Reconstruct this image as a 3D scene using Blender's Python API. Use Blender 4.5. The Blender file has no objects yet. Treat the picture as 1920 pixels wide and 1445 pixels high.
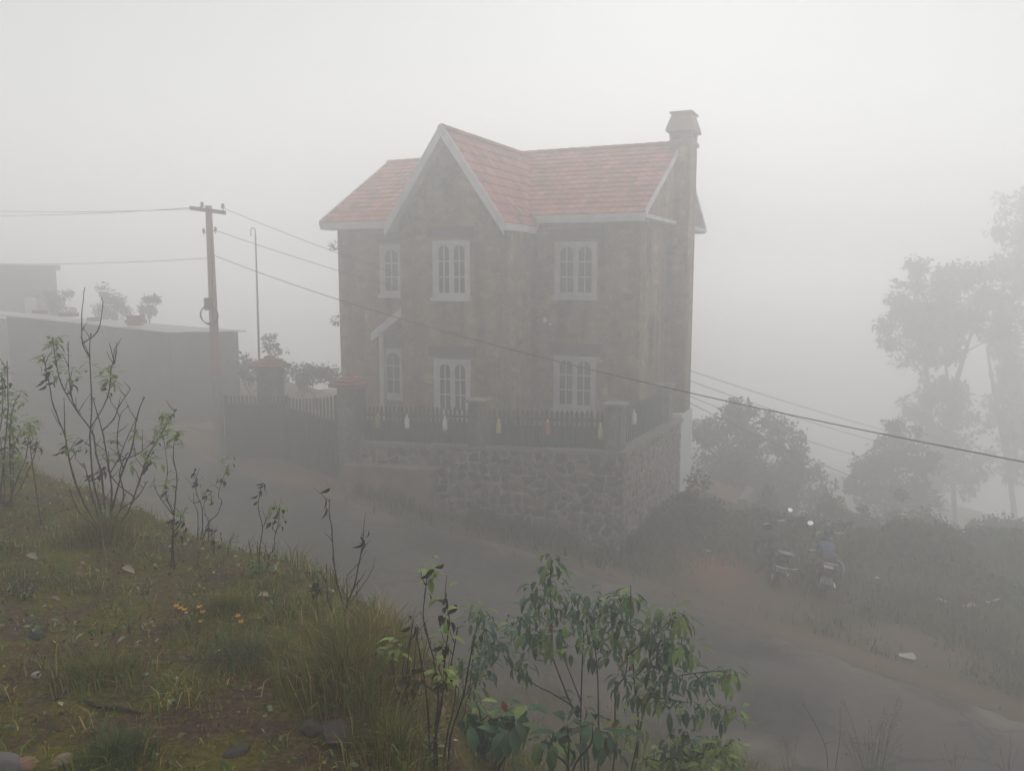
import bpy, bmesh, math, random
import numpy as np
from mathutils import Vector, Matrix
random.seed(7); rng = np.random.default_rng(11)
SC = bpy.context.scene; COL = SC.collection
R = math.radians
# ------------------------------------------------------------------ camera
CAMZ = 6.0; F = 1550.247; PT = R(7.449)
cd = bpy.data.cameras.new('camera'); cd.sensor_width = 36; cd.lens = F/1920*36
cd.clip_start = .05; cd.clip_end = 2000
cam = bpy.data.objects.new('camera', cd); COL.objects.link(cam)
cam.location = (0, 0, CAMZ); cam.rotation_euler = (R(90)-PT, 0, 0); SC.camera = cam
# ------------------------------------------------------------------ light
SUN_AZ, SUN_EL = R(12), R(28)            # azimuth measured from +Y towards +X
w = bpy.data.worlds.new('World'); SC.world = w; w.use_nodes = True
nt = w.node_tree; bg = nt.nodes['Background']
sky = nt.nodes.new('ShaderNodeTexSky'); sky.sky_type = 'NISHITA'; sky.sun_disc = False
sky.sun_elevation = SUN_EL; sky.sun_rotation = SUN_AZ; sky.dust_density = 0.2; sky.air_density = 1
hs = nt.nodes.new('ShaderNodeHueSaturation'); hs.inputs['Saturation'].default_value = .05
nt.links.new(sky.outputs[0], hs.inputs['Color']); nt.links.new(hs.outputs[0], bg.inputs['Color'])
bg.inputs['Strength'].default_value = .05
sl = bpy.data.lights.new('sun', 'SUN'); sl.energy = 1.2; sl.angle = R(179); sl.color = (1, .98, .95)
so = bpy.data.objects.new('sun', sl); COL.objects.link(so)
so.rotation_euler = Vector((math.sin(SUN_AZ)*math.cos(SUN_EL), math.cos(SUN_AZ)*math.cos(SUN_EL), math.sin(SUN_EL))).to_track_quat('Z', 'Y').to_euler()
so.location = (10, 10, 60)
vs = SC.view_settings; vs.view_transform = 'Standard'; vs.look = 'None'; vs.gamma = 1; vs.use_curve_mapping = False
vs.exposure = 1.02
SC.cycles.max_bounces = 12; SC.cycles.volume_bounces = 10; SC.cycles.diffuse_bounces = 3
SC.cycles.transparent_max_bounces = 16
FOG = .0375
# ------------------------------------------------------------------ helpers
def ray(x, y):
    a, b = (x-960)/F, (722.5-y)/F
    d = Vector((a, math.cos(PT)+b*math.sin(PT), -math.sin(PT)+b*math.cos(PT)))
    return d/d.y
def at(x, y, Y): return Vector((0, 0, CAMZ))+ray(x, y)*Y

def hash2(i, j, s): 
    n = (i*374761393+j*668265263+s*1274126177) & 0xffffffff
    n = ((n ^ (n >> 13))*1103515245) & 0xffffffff
    n = ((n ^ (n >> 16))*2246822519) & 0xffffffff
    return ((n ^ (n >> 15)) & 0xffff)/65535.
def vnoise(x, y, s=0):
    x = np.asarray(x, float); y = np.asarray(y, float)
    i = np.floor(x).astype(np.int64); j = np.floor(y).astype(np.int64); fx = x-i; fy = y-j
    fx = fx*fx*(3-2*fx); fy = fy*fy*(3-2*fy)
    a = hash2(i, j, s); b = hash2(i+1, j, s); c = hash2(i, j+1, s); d = hash2(i+1, j+1, s)
    return (a*(1-fx)+b*fx)*(1-fy)+(c*(1-fx)+d*fx)*fy
def fbm(x, y, s=0, o=4):
    t = 0; a = .5; n = 0
    for k in range(o):
        t = t+a*vnoise(np.asarray(x)*2**k, np.asarray(y)*2**k, s+k); n += a; a *= .5
    return t/n
def sstep(a, b, x): t = np.clip((np.asarray(x, float)-a)/(b-a), 0, 1); return t*t*(3-2*t)

# house frame
YAW = R(24.147); HO = Vector((3.265, 21.248, 1.602))
HU = Vector((math.cos(YAW), -math.sin(YAW), 0)); HV = Vector((math.sin(YAW), math.cos(YAW), 0))
def H(u, v, z): return HO+HU*u+HV*v+Vector((0, 0, z))
def house_uv(x, y): return (x-HO.x)*HU.x+(y-HO.y)*HU.y, (x-HO.x)*HV.x+(y-HO.y)*HV.y
S2 = 2**.5
def zroad(p): return np.interp(p, [-40, -26, -21, -16.5, -10.8, -6, -2, 6, 30], [2.6, 1.75, 1.2, .85, .12, -.12, -.2, -.35, -.8])
def road_lo(p): return np.interp(p, [-40, -25, -16, -8.7, -7.8, -5.5, -2.7, 6, 30], [5.4, 5.8, 6.6, 7.9, 8.35, 8.85, 9.2, 9.8, 11])
def road_hi(p): return np.interp(p, [-40, -26, -20.6, -16.2, -11.1, -7, -2.7, 6, 30], [10.4, 9.9, 9.9, 10.8, 12.5, 12.95, 13.0, 13.4, 15])
def terrain(x, y):
    x = np.asarray(x, float); y = np.asarray(y, float)
    p = (x-y)/S2; q = (x+y)/S2
    zr = zroad(p)
    qe = np.interp(p, [-12, -8.3, -6.3, -5.3, -4.6, -3.5, -2.8, -2.3, -1, 2], [2.2, 2.2, 2.45, 2.62, 2.68, 2.62, 2.25, 1.9, 1.3, 1.0])+.22*(fbm(p*.9, q*0+3, 5, 3)-.5)
    top = 4.36-.05*np.clip(q, -3, 3)-.012*(p+2)+.20*(fbm(x*.9, y*.9, 1, 4)-.5)+.05*(fbm(x*5, y*5, 9, 3)-.5)
    d = q-qe
    fr = np.interp(d, [-.5, -.1, .12, .5, 1.2, 2.6, 4.4, 5.2], [1, .985, .93, .80, .62, .33, .06, 0.0])
    n2 = .22*(fbm(x*.7, y*.7, 21, 4)-.5)*sstep(0, 1.2, d)*(1-sstep(-.6, 0., q-road_lo(p)))
    z = zr+(top-zr)*fr+n2
    # beyond the road: verge, then the hillside falls away
    hu, hv = house_uv(x, y)
    e = q-road_hi(p)
    out = sstep(.0, .5, e)
    z = z+out*(.10*(fbm(x*.8, y*.8, 31, 4)-.35)+.04*(fbm(x*3, y*3, 41, 3)-.5))
    start = np.interp(p, [-14, -11, -9.6, -7, -4.6, 2], [15.5, 16.0, 17.2, 19.2, 20.6, 21.5])+.3*(fbm(p*.6, q*.1, 51, 2)-.5)
    fall = np.clip(q-start, 0, None)
    drop = np.where(fall < 2, .10*fall**2, .4+.42*(fall-2))
    drop = np.minimum(drop, 9+.04*fall)
    keep = sstep(-17.5, -19.5, p)*(1-sstep(14.5, 18.5, q))
    z = z-drop*(1-keep)
    # a step of soil heaped against the road end of the wall
    return z
def gz(x, y): return float(terrain(x, y))
def ghit(px, py):
    r = ray(px, py); Y = 1.0
    while Y < 90:
        P = Vector((0, 0, CAMZ))+r*Y
        if P.z <= gz(P.x, P.y): return P
        Y += .02 if Y < 12 else .08
    return P
def project(P):
    P = Vector(P)-Vector((0, 0, CAMZ)); zc = P.y*math.cos(PT)-P.z*math.sin(PT); yc = P.y*math.sin(PT)+P.z*math.cos(PT); return 960+F*P.x/zc, 722.5-F*yc/zc
def on(x, y, dz=0): return Vector((x, y, gz(x, y)+dz))

class MB:
    def __init__(s): s.v = []; s.f = []; s.c = []; s.m = []; s.col = (1, 1, 1); s.mi = 0; s.sm = []; s.smooth = False
    def add(s, vs, fs):
        n = len(s.v); s.v += [tuple(p) for p in vs]; s.c += [s.col]*len(vs)
        for f in fs: s.f.append(tuple(n+i for i in f)); s.m.append(s.mi); s.sm.append(s.smooth)
    def quad(s, a, b, c, d): s.add([a, b, c, d], [(0, 1, 2, 3)])
    def box(s, a, b, M=None, bev=0):
        x0, y0, z0 = a; x1, y1, z1 = b
        v = [Vector(p) for p in ((x0,y0,z0),(x1,y0,z0),(x1,y1,z0),(x0,y1,z0),(x0,y0,z1),(x1,y0,z1),(x1,y1,z1),(x0,y1,z1))]
        if bev:
            bm = bmesh.new(); bv = [bm.verts.new(p) for p in v]
            for f in BOXF: bm.faces.new([bv[i] for i in f])
            bmesh.ops.bevel(bm, geom=list(bm.edges), offset=bev, segments=2, affect='EDGES', profile=.5)
            bm.verts.index_update(); v = [q.co.copy() for q in bm.verts]; fs = [[q.index for q in f.verts] for f in bm.faces]; bm.free()
        else: fs = BOXF
        if M is not None: v = [M @ p for p in v]
        s.add(v, fs)
    def tube(s, pts, r, n=6, cap=True):
        pts = [Vector(p) for p in pts]; k = len(pts)
        rs = r if isinstance(r, (list, tuple)) else [r]*k
        vs = []; t0 = (pts[1]-pts[0]).normalized()
        a = t0.orthogonal().normalized()
        for i, p in enumerate(pts):
            t = (pts[min(i+1, k-1)]-pts[max(i-1, 0)]).normalized()
            a = (a-t*a.dot(t)).normalized(); b = t.cross(a)
            for j in range(n):
                th = 2*math.pi*j/n; vs.append(p+(a*math.cos(th)+b*math.sin(th))*rs[i])
        fs = [(i*n+j, i*n+(j+1) % n, (i+1)*n+(j+1) % n, (i+1)*n+j) for i in range(k-1) for j in range(n)]
        if cap: fs += [tuple(range(n))[::-1], tuple((k-1)*n+j for j in range(n))]
        s.add(vs, fs)
    def lathe(s, prof, n=16, M=None):
        vs = []
        for r, z in prof:
            for j in range(n):
                th = 2*math.pi*j/n; p = Vector((r*math.cos(th), r*math.sin(th), z)); vs.append(M @ p if M is not None else p)
        k = len(prof)
        fs = [(i*n+j, i*n+(j+1) % n, (i+1)*n+(j+1) % n, (i+1)*n+j) for i in range(k-1) for j in range(n)]
        fs += [tuple(range(n))[::-1], tuple((k-1)*n+j for j in range(n))]
        s.add(vs, fs)
    def torus(s, c, ax, R0, r, n=28, m=8, squash=1):
        c = Vector(c); ax = Vector(ax).normalized(); a = ax.orthogonal().normalized(); b = ax.cross(a); vs = []
        for i in range(n):
            th = 2*math.pi*i/n; d = a*math.cos(th)+b*math.sin(th)
            for j in range(m):
                ph = 2*math.pi*j/m; vs.append(c+d*(R0+r*math.cos(ph))+ax*(r*squash*math.sin(ph)))
        s.add(vs, [(i*m+j, ((i+1) % n)*m+j, ((i+1) % n)*m+(j+1) % m, i*m+(j+1) % m) for i in range(n) for j in range(m)])
    def prism(s, poly, d):      # poly: list of Vectors (planar), extruded along d
        n = len(poly); d = Vector(d); vs = [Vector(p) for p in poly]+[Vector(p)+d for p in poly]
        s.add(vs, [tuple(range(n)), tuple(range(n, 2*n))[::-1]]+[(i, i+n, (i+1) % n+n, (i+1) % n) for i in range(n)])
    def blob(s, c, rx, ry, rz, sub=2, jit=.15, M=None):
        bm = bmesh.new(); bmesh.ops.create_icosphere(bm, subdivisions=sub, radius=1); sd = random.random()*50
        vs = []
        for v in bm.verts:
            n = 1+jit*2*(float(fbm(v.co.x*1.7+sd+v.co.z, v.co.y*1.7-sd+v.co.z*.7, 3, 3))-.5)
            p = Vector((v.co.x*rx*n, v.co.y*ry*n, v.co.z*rz*n)); p = (M @ p if M is not None else p)
            vs.append(p+Vector(c))
        s.add(vs, [[v.index for v in f.verts] for f in bm.faces]); bm.free()
    def leaf(s, b, d, nrm, L, W, curl=.35, fold=.25):
        d = Vector(d).normalized(); nrm = Vector(nrm); sd = d.cross(nrm)
        if sd.length < 1e-4: sd = d.orthogonal()
        sd.normalize(); up = sd.cross(d).normalized(); b = Vector(b)
        vs = []
        for t, wd in ((0, .06), (.25, .8), (.55, 1), (.8, .55), (1, .03)):
            c = b+d*(L*t*(1-.25*curl*t))-up*(curl*L*t*t*.6)
            vs += [c-sd*(W*.5*wd)+up*(fold*W*.5*wd), c, c+sd*(W*.5*wd)+up*(fold*W*.5*wd)]
        fs = []
        for i in range(4):
            k = i*3; fs += [(k, k+1, k+4, k+3), (k+1, k+2, k+5, k+4)]
        o = s.smooth; s.smooth = True; s.add(vs, fs); s.smooth = o
    def build(s, name, mat, parent=None, loc=None, rotz=0):
        me = bpy.data.meshes.new(name); me.from_pydata(s.v, [], s.f); me.update()
        for m in (mat if isinstance(mat, (list, tuple)) else [mat]): me.materials.append(m)
        if len(s.f):
            me.polygons.foreach_set('material_index', s.m); me.polygons.foreach_set('use_smooth', s.sm)
            ca = me.color_attributes.new('Col', 'FLOAT_COLOR', 'POINT')
            ca.data.foreach_set('color', np.hstack([np.array(s.c, np.float32), np.ones((len(s.c), 1), np.float32)]).ravel())
        bm = bmesh.new(); bm.from_mesh(me)
        if len(s.f) < 30000 and not getattr(s, 'open', False): bmesh.ops.recalc_face_normals(bm, faces=bm.faces)
        bm.to_mesh(me); bm.free()
        o = bpy.data.objects.new(name, me); COL.objects.link(o)
        if parent is not None: o.parent = parent
        if loc is not None: o.location = loc
        o.rotation_euler.z = rotz
        return o
BOXF = [(0,3,2,1),(4,5,6,7),(0,1,5,4),(1,2,6,5),(2,3,7,6),(3,0,4,7)]
def tag(o, label=None, cat=None, group=None, kind=None):
    if label: o['label'] = label
    if cat: o['category'] = cat
    if group: o['group'] = group
    if kind: o['kind'] = kind
    return o
def thing(name, label, cat, loc=(0, 0, 0), rotz=0, group=None):
    o = bpy.data.objects.new(name, None); COL.objects.link(o); o.empty_display_size = .2
    o.location = loc; o.rotation_euler = (0, 0, rotz); return tag(o, label, cat, group)
def copy_tree(o, parent=None):
    c = o.copy(); COL.objects.link(c)
    if parent is not None: c.parent = parent
    for ch in list(o.children): copy_tree(ch, c)
    return c
# ------------------------------------------------------------------ materials
def newmat(name):
    m = bpy.data.materials.new(name); m.use_nodes = True; t = m.node_tree
    return m, t, t.nodes['Principled BSDF'], lambda ty: t.nodes.new(ty), t.links.new
def mat(name, c1, c2=None, scale=4, rough=.8, bump=.0, bscale=None, metal=0, detail=6, spec=.3):
    m, t, b, N, L = newmat(name); b.inputs['Roughness'].default_value = rough; b.inputs['Metallic'].default_value = metal
    b.inputs['Specular IOR Level'].default_value = spec
    tc = N('ShaderNodeTexCoord'); nz = N('ShaderNodeTexNoise'); nz.inputs['Scale'].default_value = scale; nz.inputs['Detail'].default_value = detail
    L(tc.outputs['Object'], nz.inputs['Vector'])
    cr = N('ShaderNodeValToRGB'); e = cr.color_ramp.elements; e[0].position = .35; e[1].position = .65
    e[0].color = (*c1, 1); e[1].color = (*(c2 or [x*.7 for x in c1]), 1)
    L(nz.outputs['Fac'], cr.inputs[0]); L(cr.outputs[0], b.inputs['Base Color'])
    if bump:
        bp = N('ShaderNodeBump'); bp.inputs['Strength'].default_value = bump; bp.inputs['Distance'].default_value = .02
        n2 = N('ShaderNodeTexNoise'); n2.inputs['Scale'].default_value = bscale or scale*4; n2.inputs['Detail'].default_value = 8
        L(tc.outputs['Object'], n2.inputs['Vector']); L(n2.outputs['Fac'], bp.inputs['Height']); L(bp.outputs[0], b.inputs['Normal'])
    return m
def matcol(name, rough=.75, var=.35, scale=9, bump=0, spec=.25, trans=0, metal=0):
    m, t, b, N, L = newmat(name); b.inputs['Roughness'].default_value = rough; b.inputs['Specular IOR Level'].default_value = spec
    b.inputs['Metallic'].default_value = metal
    at_ = N('ShaderNodeAttribute'); at_.attribute_name = 'Col'
    tc = N('ShaderNodeTexCoord'); nz = N('ShaderNodeTexNoise'); nz.inputs['Scale'].default_value = scale; nz.inputs['Detail'].default_value = 6
    L(tc.outputs['Object'], nz.inputs['Vector'])
    mr = N('ShaderNodeMapRange'); mr.inputs[1].default_value = .3; mr.inputs[2].default_value = .7; mr.inputs[3].default_value = 1-var; mr.inputs[4].default_value = 1+var
    L(nz.outputs['Fac'], mr.inputs[0])
    mx = N('ShaderNodeMix'); mx.data_type = 'RGBA'; mx.blend_type = 'MULTIPLY'; mx.inputs[0].default_value = 1
    L(at_.outputs['Color'], mx.inputs[6]); L(mr.outputs[0], mx.inputs[7]); L(mx.outputs[2], b.inputs['Base Color'])
    if bump:
        bp = N('ShaderNodeBump'); bp.inputs['Strength'].default_value = bump; bp.inputs['Distance'].default_value = .02
        n2 = N('ShaderNodeTexNoise'); n2.inputs['Scale'].default_value = scale*4; n2.inputs['Detail'].default_value = 8
        L(tc.outputs['Object'], n2.inputs['Vector']); L(n2.outputs['Fac'], bp.inputs['Height']); L(bp.outputs[0], b.inputs['Normal'])
    if trans:
        tr = N('ShaderNodeBsdfTranslucent'); ms = N('ShaderNodeMixShader'); ms.inputs[0].default_value = trans
        L(mx.outputs[2], tr.inputs['Color']); L(b.outputs[0], ms.inputs[1]); L(tr.outputs[0], ms.inputs[2])
        L(ms.outputs[0], t.nodes['Material Output'].inputs['Surface'])
    return m
def matstone(name, cols, scale, mortar, mw=.05, bump=.6):
    m, t, b, N, L = newmat(name); b.inputs['Roughness'].default_value = .9; b.inputs['Specular IOR Level'].default_value = .2
    tc = N('ShaderNodeTexCoord'); nz = N('ShaderNodeTexNoise'); nz.inputs['Scale'].default_value = 2.2; nz.inputs['Detail'].default_value = 3
    L(tc.outputs['Object'], nz.inputs['Vector'])
    ad = N('ShaderNodeMix'); ad.data_type = 'RGBA'; ad.blend_type = 'LINEAR_LIGHT'; ad.inputs[0].default_value = .16
    L(tc.outputs['Object'], ad.inputs[6]); L(nz.outputs['Color'], ad.inputs[7])
    mp = N('ShaderNodeMapping'); mp.inputs['Scale'].default_value = (1, 1, 1.35); L(ad.outputs[2], mp.inputs[0])
    v1 = N('ShaderNodeTexVoronoi'); v1.inputs['Scale'].default_value = scale; L(mp.outputs[0], v1.inputs['Vector'])
    v2 = N('ShaderNodeTexVoronoi'); v2.feature = 'DISTANCE_TO_EDGE'; v2.inputs['Scale'].default_value = scale; L(mp.outputs[0], v2.inputs['Vector'])
    sp = N('ShaderNodeSeparateColor'); L(v1.outputs['Color'], sp.inputs[0])
    cr = N('ShaderNodeValToRGB'); cr.color_ramp.interpolation = 'LINEAR'
    e = cr.color_ramp.elements; e[0].position = 0; e[0].color = (*cols[0], 1); e[1].position = 1; e[1].color = (*cols[-1], 1)
    for i, c in enumerate(cols[1:-1]):
        k = e.new((i+1)/(len(cols)-1)); k.color = (*c, 1)
    L(sp.outputs[0], cr.inputs[0])
    n3 = N('ShaderNodeTexNoise'); n3.inputs['Scale'].default_value = 14; n3.inputs['Detail'].default_value = 8; L(tc.outputs['Object'], n3.inputs['Vector'])
    mr = N('ShaderNodeMapRange'); mr.inputs[1].default_value = .25; mr.inputs[2].default_value = .75; mr.inputs[3].default_value = .6; mr.inputs[4].default_value = 1.3; L(n3.outputs['Fac'], mr.inputs[0])
    mu = N('ShaderNodeMix'); mu.data_type = 'RGBA'; mu.blend_type = 'MULTIPLY'; mu.inputs[0].default_value = 1; L(cr.outputs[0], mu.inputs[6]); L(mr.outputs[0], mu.inputs[7])
    m2 = N('ShaderNodeMapping'); m2.inputs['Scale'].default_value = (2.2, 2.2, .28); L(tc.outputs['Object'], m2.inputs[0])
    n4 = N('ShaderNodeTexNoise'); n4.inputs['Scale'].default_value = 1.0; n4.inputs['Detail'].default_value = 6; L(m2.outputs[0], n4.inputs['Vector'])
    r4 = N('ShaderNodeMapRange'); r4.inputs[1].default_value = .35; r4.inputs[2].default_value = .62; r4.inputs[3].default_value = .55; r4.inputs[4].default_value = 1.1; L(n4.outputs['Fac'], r4.inputs[0])
    st = N('ShaderNodeMapRange'); st.inputs[1].default_value = mw*.4; st.inputs[2].default_value = mw; L(v2.outputs['Distance'], st.inputs[0])
    mx = N('ShaderNodeMix'); mx.data_type = 'RGBA'; L(st.outputs[0], mx.inputs[0]); mx.inputs[6].default_value = (*mortar, 1); L(mu.outputs[2], mx.inputs[7])
    m5 = N('ShaderNodeMix'); m5.data_type = 'RGBA'; m5.blend_type = 'MULTIPLY'; m5.inputs[0].default_value = 1; L(mx.outputs[2], m5.inputs[6]); L(r4.outputs[0], m5.inputs[7]); L(m5.outputs[2], b.inputs['Base Color'])
    bp = N('ShaderNodeBump'); bp.inputs['Strength'].default_value = bump; bp.inputs['Distance'].default_value = .04
    sm = N('ShaderNodeMath'); sm.operation = 'MULTIPLY_ADD'; L(n3.outputs['Fac'], sm.inputs[0]); sm.inputs[1].default_value = .5; L(st.outputs[0], sm.inputs[2])
    L(sm.outputs[0], bp.inputs['Height']); L(bp.outputs[0], b.inputs['Normal'])
    return m
M = {}
M['wall'] = matstone('rubble_stone', [(.14,.098,.068),(.29,.20,.105),(.18,.13,.10),(.43,.32,.16),(.14,.10,.078),(.35,.25,.16),(.21,.16,.125)], 3.9, (.27,.215,.155), .06)
M['plaster'] = mat('white_plaster', (.74,.78,.78), (.6,.64,.64), 1.5, .85, .2)
M['yellow'] = mat('yellow_plaster', (.45,.36,.2), (.33,.26,.15), 3, .9, .3)
M['white'] = mat('white_paint', (.66,.68,.68), (.5,.52,.52), 3, .6, .1)
M['frame'] = mat('window_paint', (.60,.60,.59), (.5,.5,.49), 6, .55, .1)
M['glass'] = mat('dark_glass', (.03,.032,.035), (.045,.047,.05), 2, .12, spec=.5)
M['tile'] = matcol('roof_tile', .8, .26, 1.6, .3)
M['green'] = mat('dark_green_paint', (.010,.030,.022), (.018,.038,.030), 8, .5, .1)
M['greeng'] = mat('dull_green_paint', (.035,.055,.045), (.02,.035,.028), 8, .6, .1)
M['pillar'] = matstone('pillar_stone', [(.14,.12,.11),(.2,.175,.16),(.165,.145,.13)], 4.5, (.24,.22,.2), .05)
M['coping'] = mat('cement_coping', (.26,.24,.22), (.17,.155,.14), 3, .9, .4)
M['metal'] = mat('galvanised_sheet', (.22,.22,.22), (.16,.165,.165), 1.3, .6, .05, metal=.3)
M['metalroof'] = mat('pale_roof_sheet', (.42,.43,.43), (.3,.31,.31), 1.2, .6, .05)
M['concrete'] = mat('weathered_concrete', (.27,.19,.165), (.18,.125,.11), 2.5, .9, .3)
M['wire'] = mat('black_cable', (.02,.02,.02), (.03,.03,.03), 5, .6)
M['iron'] = mat('rusty_iron', (.10,.075,.06), (.06,.05,.045), 9, .7, .2)
M['porc'] = mat('white_porcelain', (.8,.8,.78), (.7,.7,.68), 5, .25, spec=.5)
M['black'] = mat('black_paint', (.010,.010,.012), (.016,.016,.018), 6, .5, spec=.2)
M['rubber'] = mat('tyre_rubber', (.018,.017,.017), (.03,.027,.025), 12, .85, .2)
M['chrome'] = mat('chrome', (.55,.56,.57), (.45,.46,.47), 8, .18, metal=1)
M['bluep'] = mat('blue_paint', (.03,.045,.15), (.04,.055,.17), 6, .45, spec=.3)
M['mirror'] = mat('mirror_glass', (.92,.92,.92), (.9,.9,.9), 3, .04, metal=1)
M['plate'] = mat('number_plate', (.42,.42,.40), (.34,.34,.32), 20, .6)
M['red'] = mat('red_lens', (.22,.012,.012), (.16,.01,.01), 9, .3, spec=.5)
M['col'] = matcol('painted_surface', .6, .2, 9)
M['leaf'] = matcol('leaf', .5, .25, 14, trans=.3, spec=.35)
M['bark'] = mat('bark', (.055,.042,.034), (.03,.024,.02), 20, .9, .4)
M['grass'] = matcol('grass', .7, .3, 6, trans=.25, spec=.2)
M['crown'] = matcol('foliage', .7, .3, 2, trans=.25, spec=.2)
M['stone'] = matcol('stone', .9, .35, 7, .5)
M['brick'] = mat('brick', (.27,.11,.075), (.2,.085,.06), 8, .9, .3)
M['plasticb'] = matcol('bottle_plastic', .35, .12, 8, spec=.4)
# ------------------------------------------------------------------ ground
def grid_axis(segs):
    out = []
    for a, b, st in segs: out += list(np.arange(a, b-1e-6, st))
    return np.array(out+[segs[-1][1]])
pa = grid_axis([(-62, -30, 2), (-30, -12, .4), (-12, -8, .15), (-8, .6, .05), (.6, 4, .15), (4, 12, .5), (12, 62, 2)])
qa = grid_axis([(-62, -4, 2), (-4, -1, .3), (-1, 1.4, .08), (1.4, 3.2, .05), (3.2, 9, .15), (9, 18, .2), (18, 30, .5), (30, 62, 2)])
PP, QQ = np.meshgrid(pa, qa, indexing='ij'); XX = (PP+QQ)/S2; YY = (QQ-PP)/S2; ZZ = terrain(XX, YY)
ni, nj = PP.shape
me = bpy.data.meshes.new('ground')
idx = np.arange(ni*nj).reshape(ni, nj)
fc = np.stack([idx[:-1, :-1], idx[1:, :-1], idx[1:, 1:], idx[:-1, 1:]], -1).reshape(-1, 4)
BOX = 84.
fc = fc[((np.abs(XX.ravel()[fc]) < BOX-1) & (np.abs(YY.ravel()[fc]) < BOX-1)).all(1)]
me.vertices.add(ni*nj); me.vertices.foreach_set('co', np.stack([XX, YY, ZZ], -1).astype(np.float32).ravel())
me.loops.add(fc.size); me.loops.foreach_set('vertex_index', fc.ravel().astype(np.int32))
me.polygons.add(len(fc)); me.polygons.foreach_set('loop_start', np.arange(0, fc.size, 4, dtype=np.int32)); me.polygons.foreach_set('loop_total', np.full(len(fc), 4, np.int32))
me.update(calc_edges=True); me.polygons.foreach_set('use_smooth', np.ones(len(fc), bool))
def dirtmask(x, y):
    """1 = bare reddish soil, 0 = grassy"""
    p = (x-y)/S2; q = (x+y)/S2; e = q-road_hi(p); n = fbm(x*.9, y*.9, 61, 4)
    hu, hv = house_uv(x, y)
    d = .0*x
    d = np.maximum(d, sstep(.5, .1, np.abs(e-.1)))*.8                                   # worn strip along the road
    bike = np.exp(-(((p+7.6)/1.7)**2+((q-14.3)/1.25)**2)); d = np.maximum(d, bike*1.2)
    fwd = np.exp(-(((p+4.6)/1.5)**2+((q-14.2)/.8)**2)); d = np.maximum(d, fwd*.65)
    gate = sstep(-14.0, -15.5, p)*sstep(9., 9.6, q); d = np.maximum(d, gate*.9)
    d = np.where(q < road_lo(p)+.3, .45*sstep(2.2, 3.5, q)*(1-sstep(.5, .7, n)), d)
    return np.clip(d+(n-.5)*1.1, 0, 1)
zone = dirtmask(XX, YY).ravel()
mound = np.exp(-(((XX-4.25)/.55)**2+((YY-16.6)/.75)**2)).ravel()+.8*np.exp(-(((XX+5.2)/1.3)**2+((YY-20.2)/.5)**2)).ravel()
bankm = (1-sstep(2.3, 3.2, QQ)).ravel()
ca = me.color_attributes.new('Zone', 'FLOAT_COLOR', 'POINT')
ca.data.foreach_set('color', np.stack([zone, np.clip(mound, 0, 1), bankm, np.ones_like(zone)], -1).astype(np.float32).ravel())
def ground_mat():
    m, t, b, N, L = newmat('ground_soil_and_grass'); b.inputs['Roughness'].default_value = .95; b.inputs['Specular IOR Level'].default_value = .12
    tc = N('ShaderNodeTexCoord'); a = N('ShaderNodeAttribute'); a.attribute_name = 'Zone'; sp = N('ShaderNodeSeparateColor'); L(a.outputs['Color'], sp.inputs[0])
    def noise(s, d=8, r=.6):
        n = N('ShaderNodeTexNoise'); n.inputs['Scale'].default_value = s; n.inputs['Detail'].default_value = d; n.inputs['Roughness'].default_value = r; L(tc.outputs['Object'], n.inputs['Vector']); return n
    def ramp(src, stops):
        c = N('ShaderNodeValToRGB'); e = c.color_ramp.elements; e[0].position, e[0].color = stops[0][0], (*stops[0][1], 1); e[1].position, e[1].color = stops[-1][0], (*stops[-1][1], 1)
        for p_, k in stops[1:-1]: q_ = e.new(p_); q_.color = (*k, 1)
        L(src, c.inputs[0]); return c
    def mix(f, x, y):
        k = N('ShaderNodeMix'); k.data_type = 'RGBA'; L(f, k.inputs[0]); L(x, k.inputs[6]); L(y, k.inputs[7]); return k.outputs[2]
    n1 = noise(1.1); n2 = noise(9); n3 = noise(38, 10, .7); n4 = noise(3.2)
    grass = ramp(n2.outputs['Fac'], [(.3, (.03,.034,.015)), (.5, (.055,.06,.024)), (.68, (.085,.075,.032))]).outputs[0]
    dirt = ramp(n3.outputs['Fac'], [(.3, (.11,.072,.054)), (.55, (.18,.122,.092)), (.75, (.28,.215,.175))]).outputs[0]
    red = ramp(n3.outputs['Fac'], [(.3, (.2,.075,.05)), (.7, (.34,.15,.11))]).outputs[0]
    c = mix(sp.outputs[0], grass, dirt); c = mix(sp.outputs[1], c, red)
    # top of the bank: moss, dark humus and reddish bare soil in patches
    moss = ramp(n3.outputs['Fac'], [(.3, (.045,.042,.010)), (.5, (.12,.105,.018)), (.72, (.21,.18,.03))]).outputs[0]
    soil = ramp(n3.outputs['Fac'], [(.28, (.028,.018,.013)), (.5, (.085,.053,.036)), (.7, (.19,.13,.09)), (.8, (.34,.27,.21))]).outputs[0]
    pm = ramp(n4.outputs['Fac'], [(.42, (0,0,0)), (.58, (1,1,1))]).outputs[0]
    top = mix(pm, moss, soil); c = mix(sp.outputs[2], c, top)
    L(c, b.inputs['Base Color'])
    ad = N('ShaderNodeMath'); ad.operation = 'ADD'; L(n3.outputs['Fac'], ad.inputs[0]); L(n2.outputs['Fac'], ad.inputs[1])
    bp = N('ShaderNodeBump'); bp.inputs['Strength'].default_value = .9; bp.inputs['Distance'].default_value = .03; L(ad.outputs[0], bp.inputs['Height']); L(bp.outputs[0], b.inputs['Normal'])
    return m
me.materials.append(ground_mat())
ground = bpy.data.objects.new('ground', me); COL.objects.link(ground); tag(ground, kind='structure')
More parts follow.
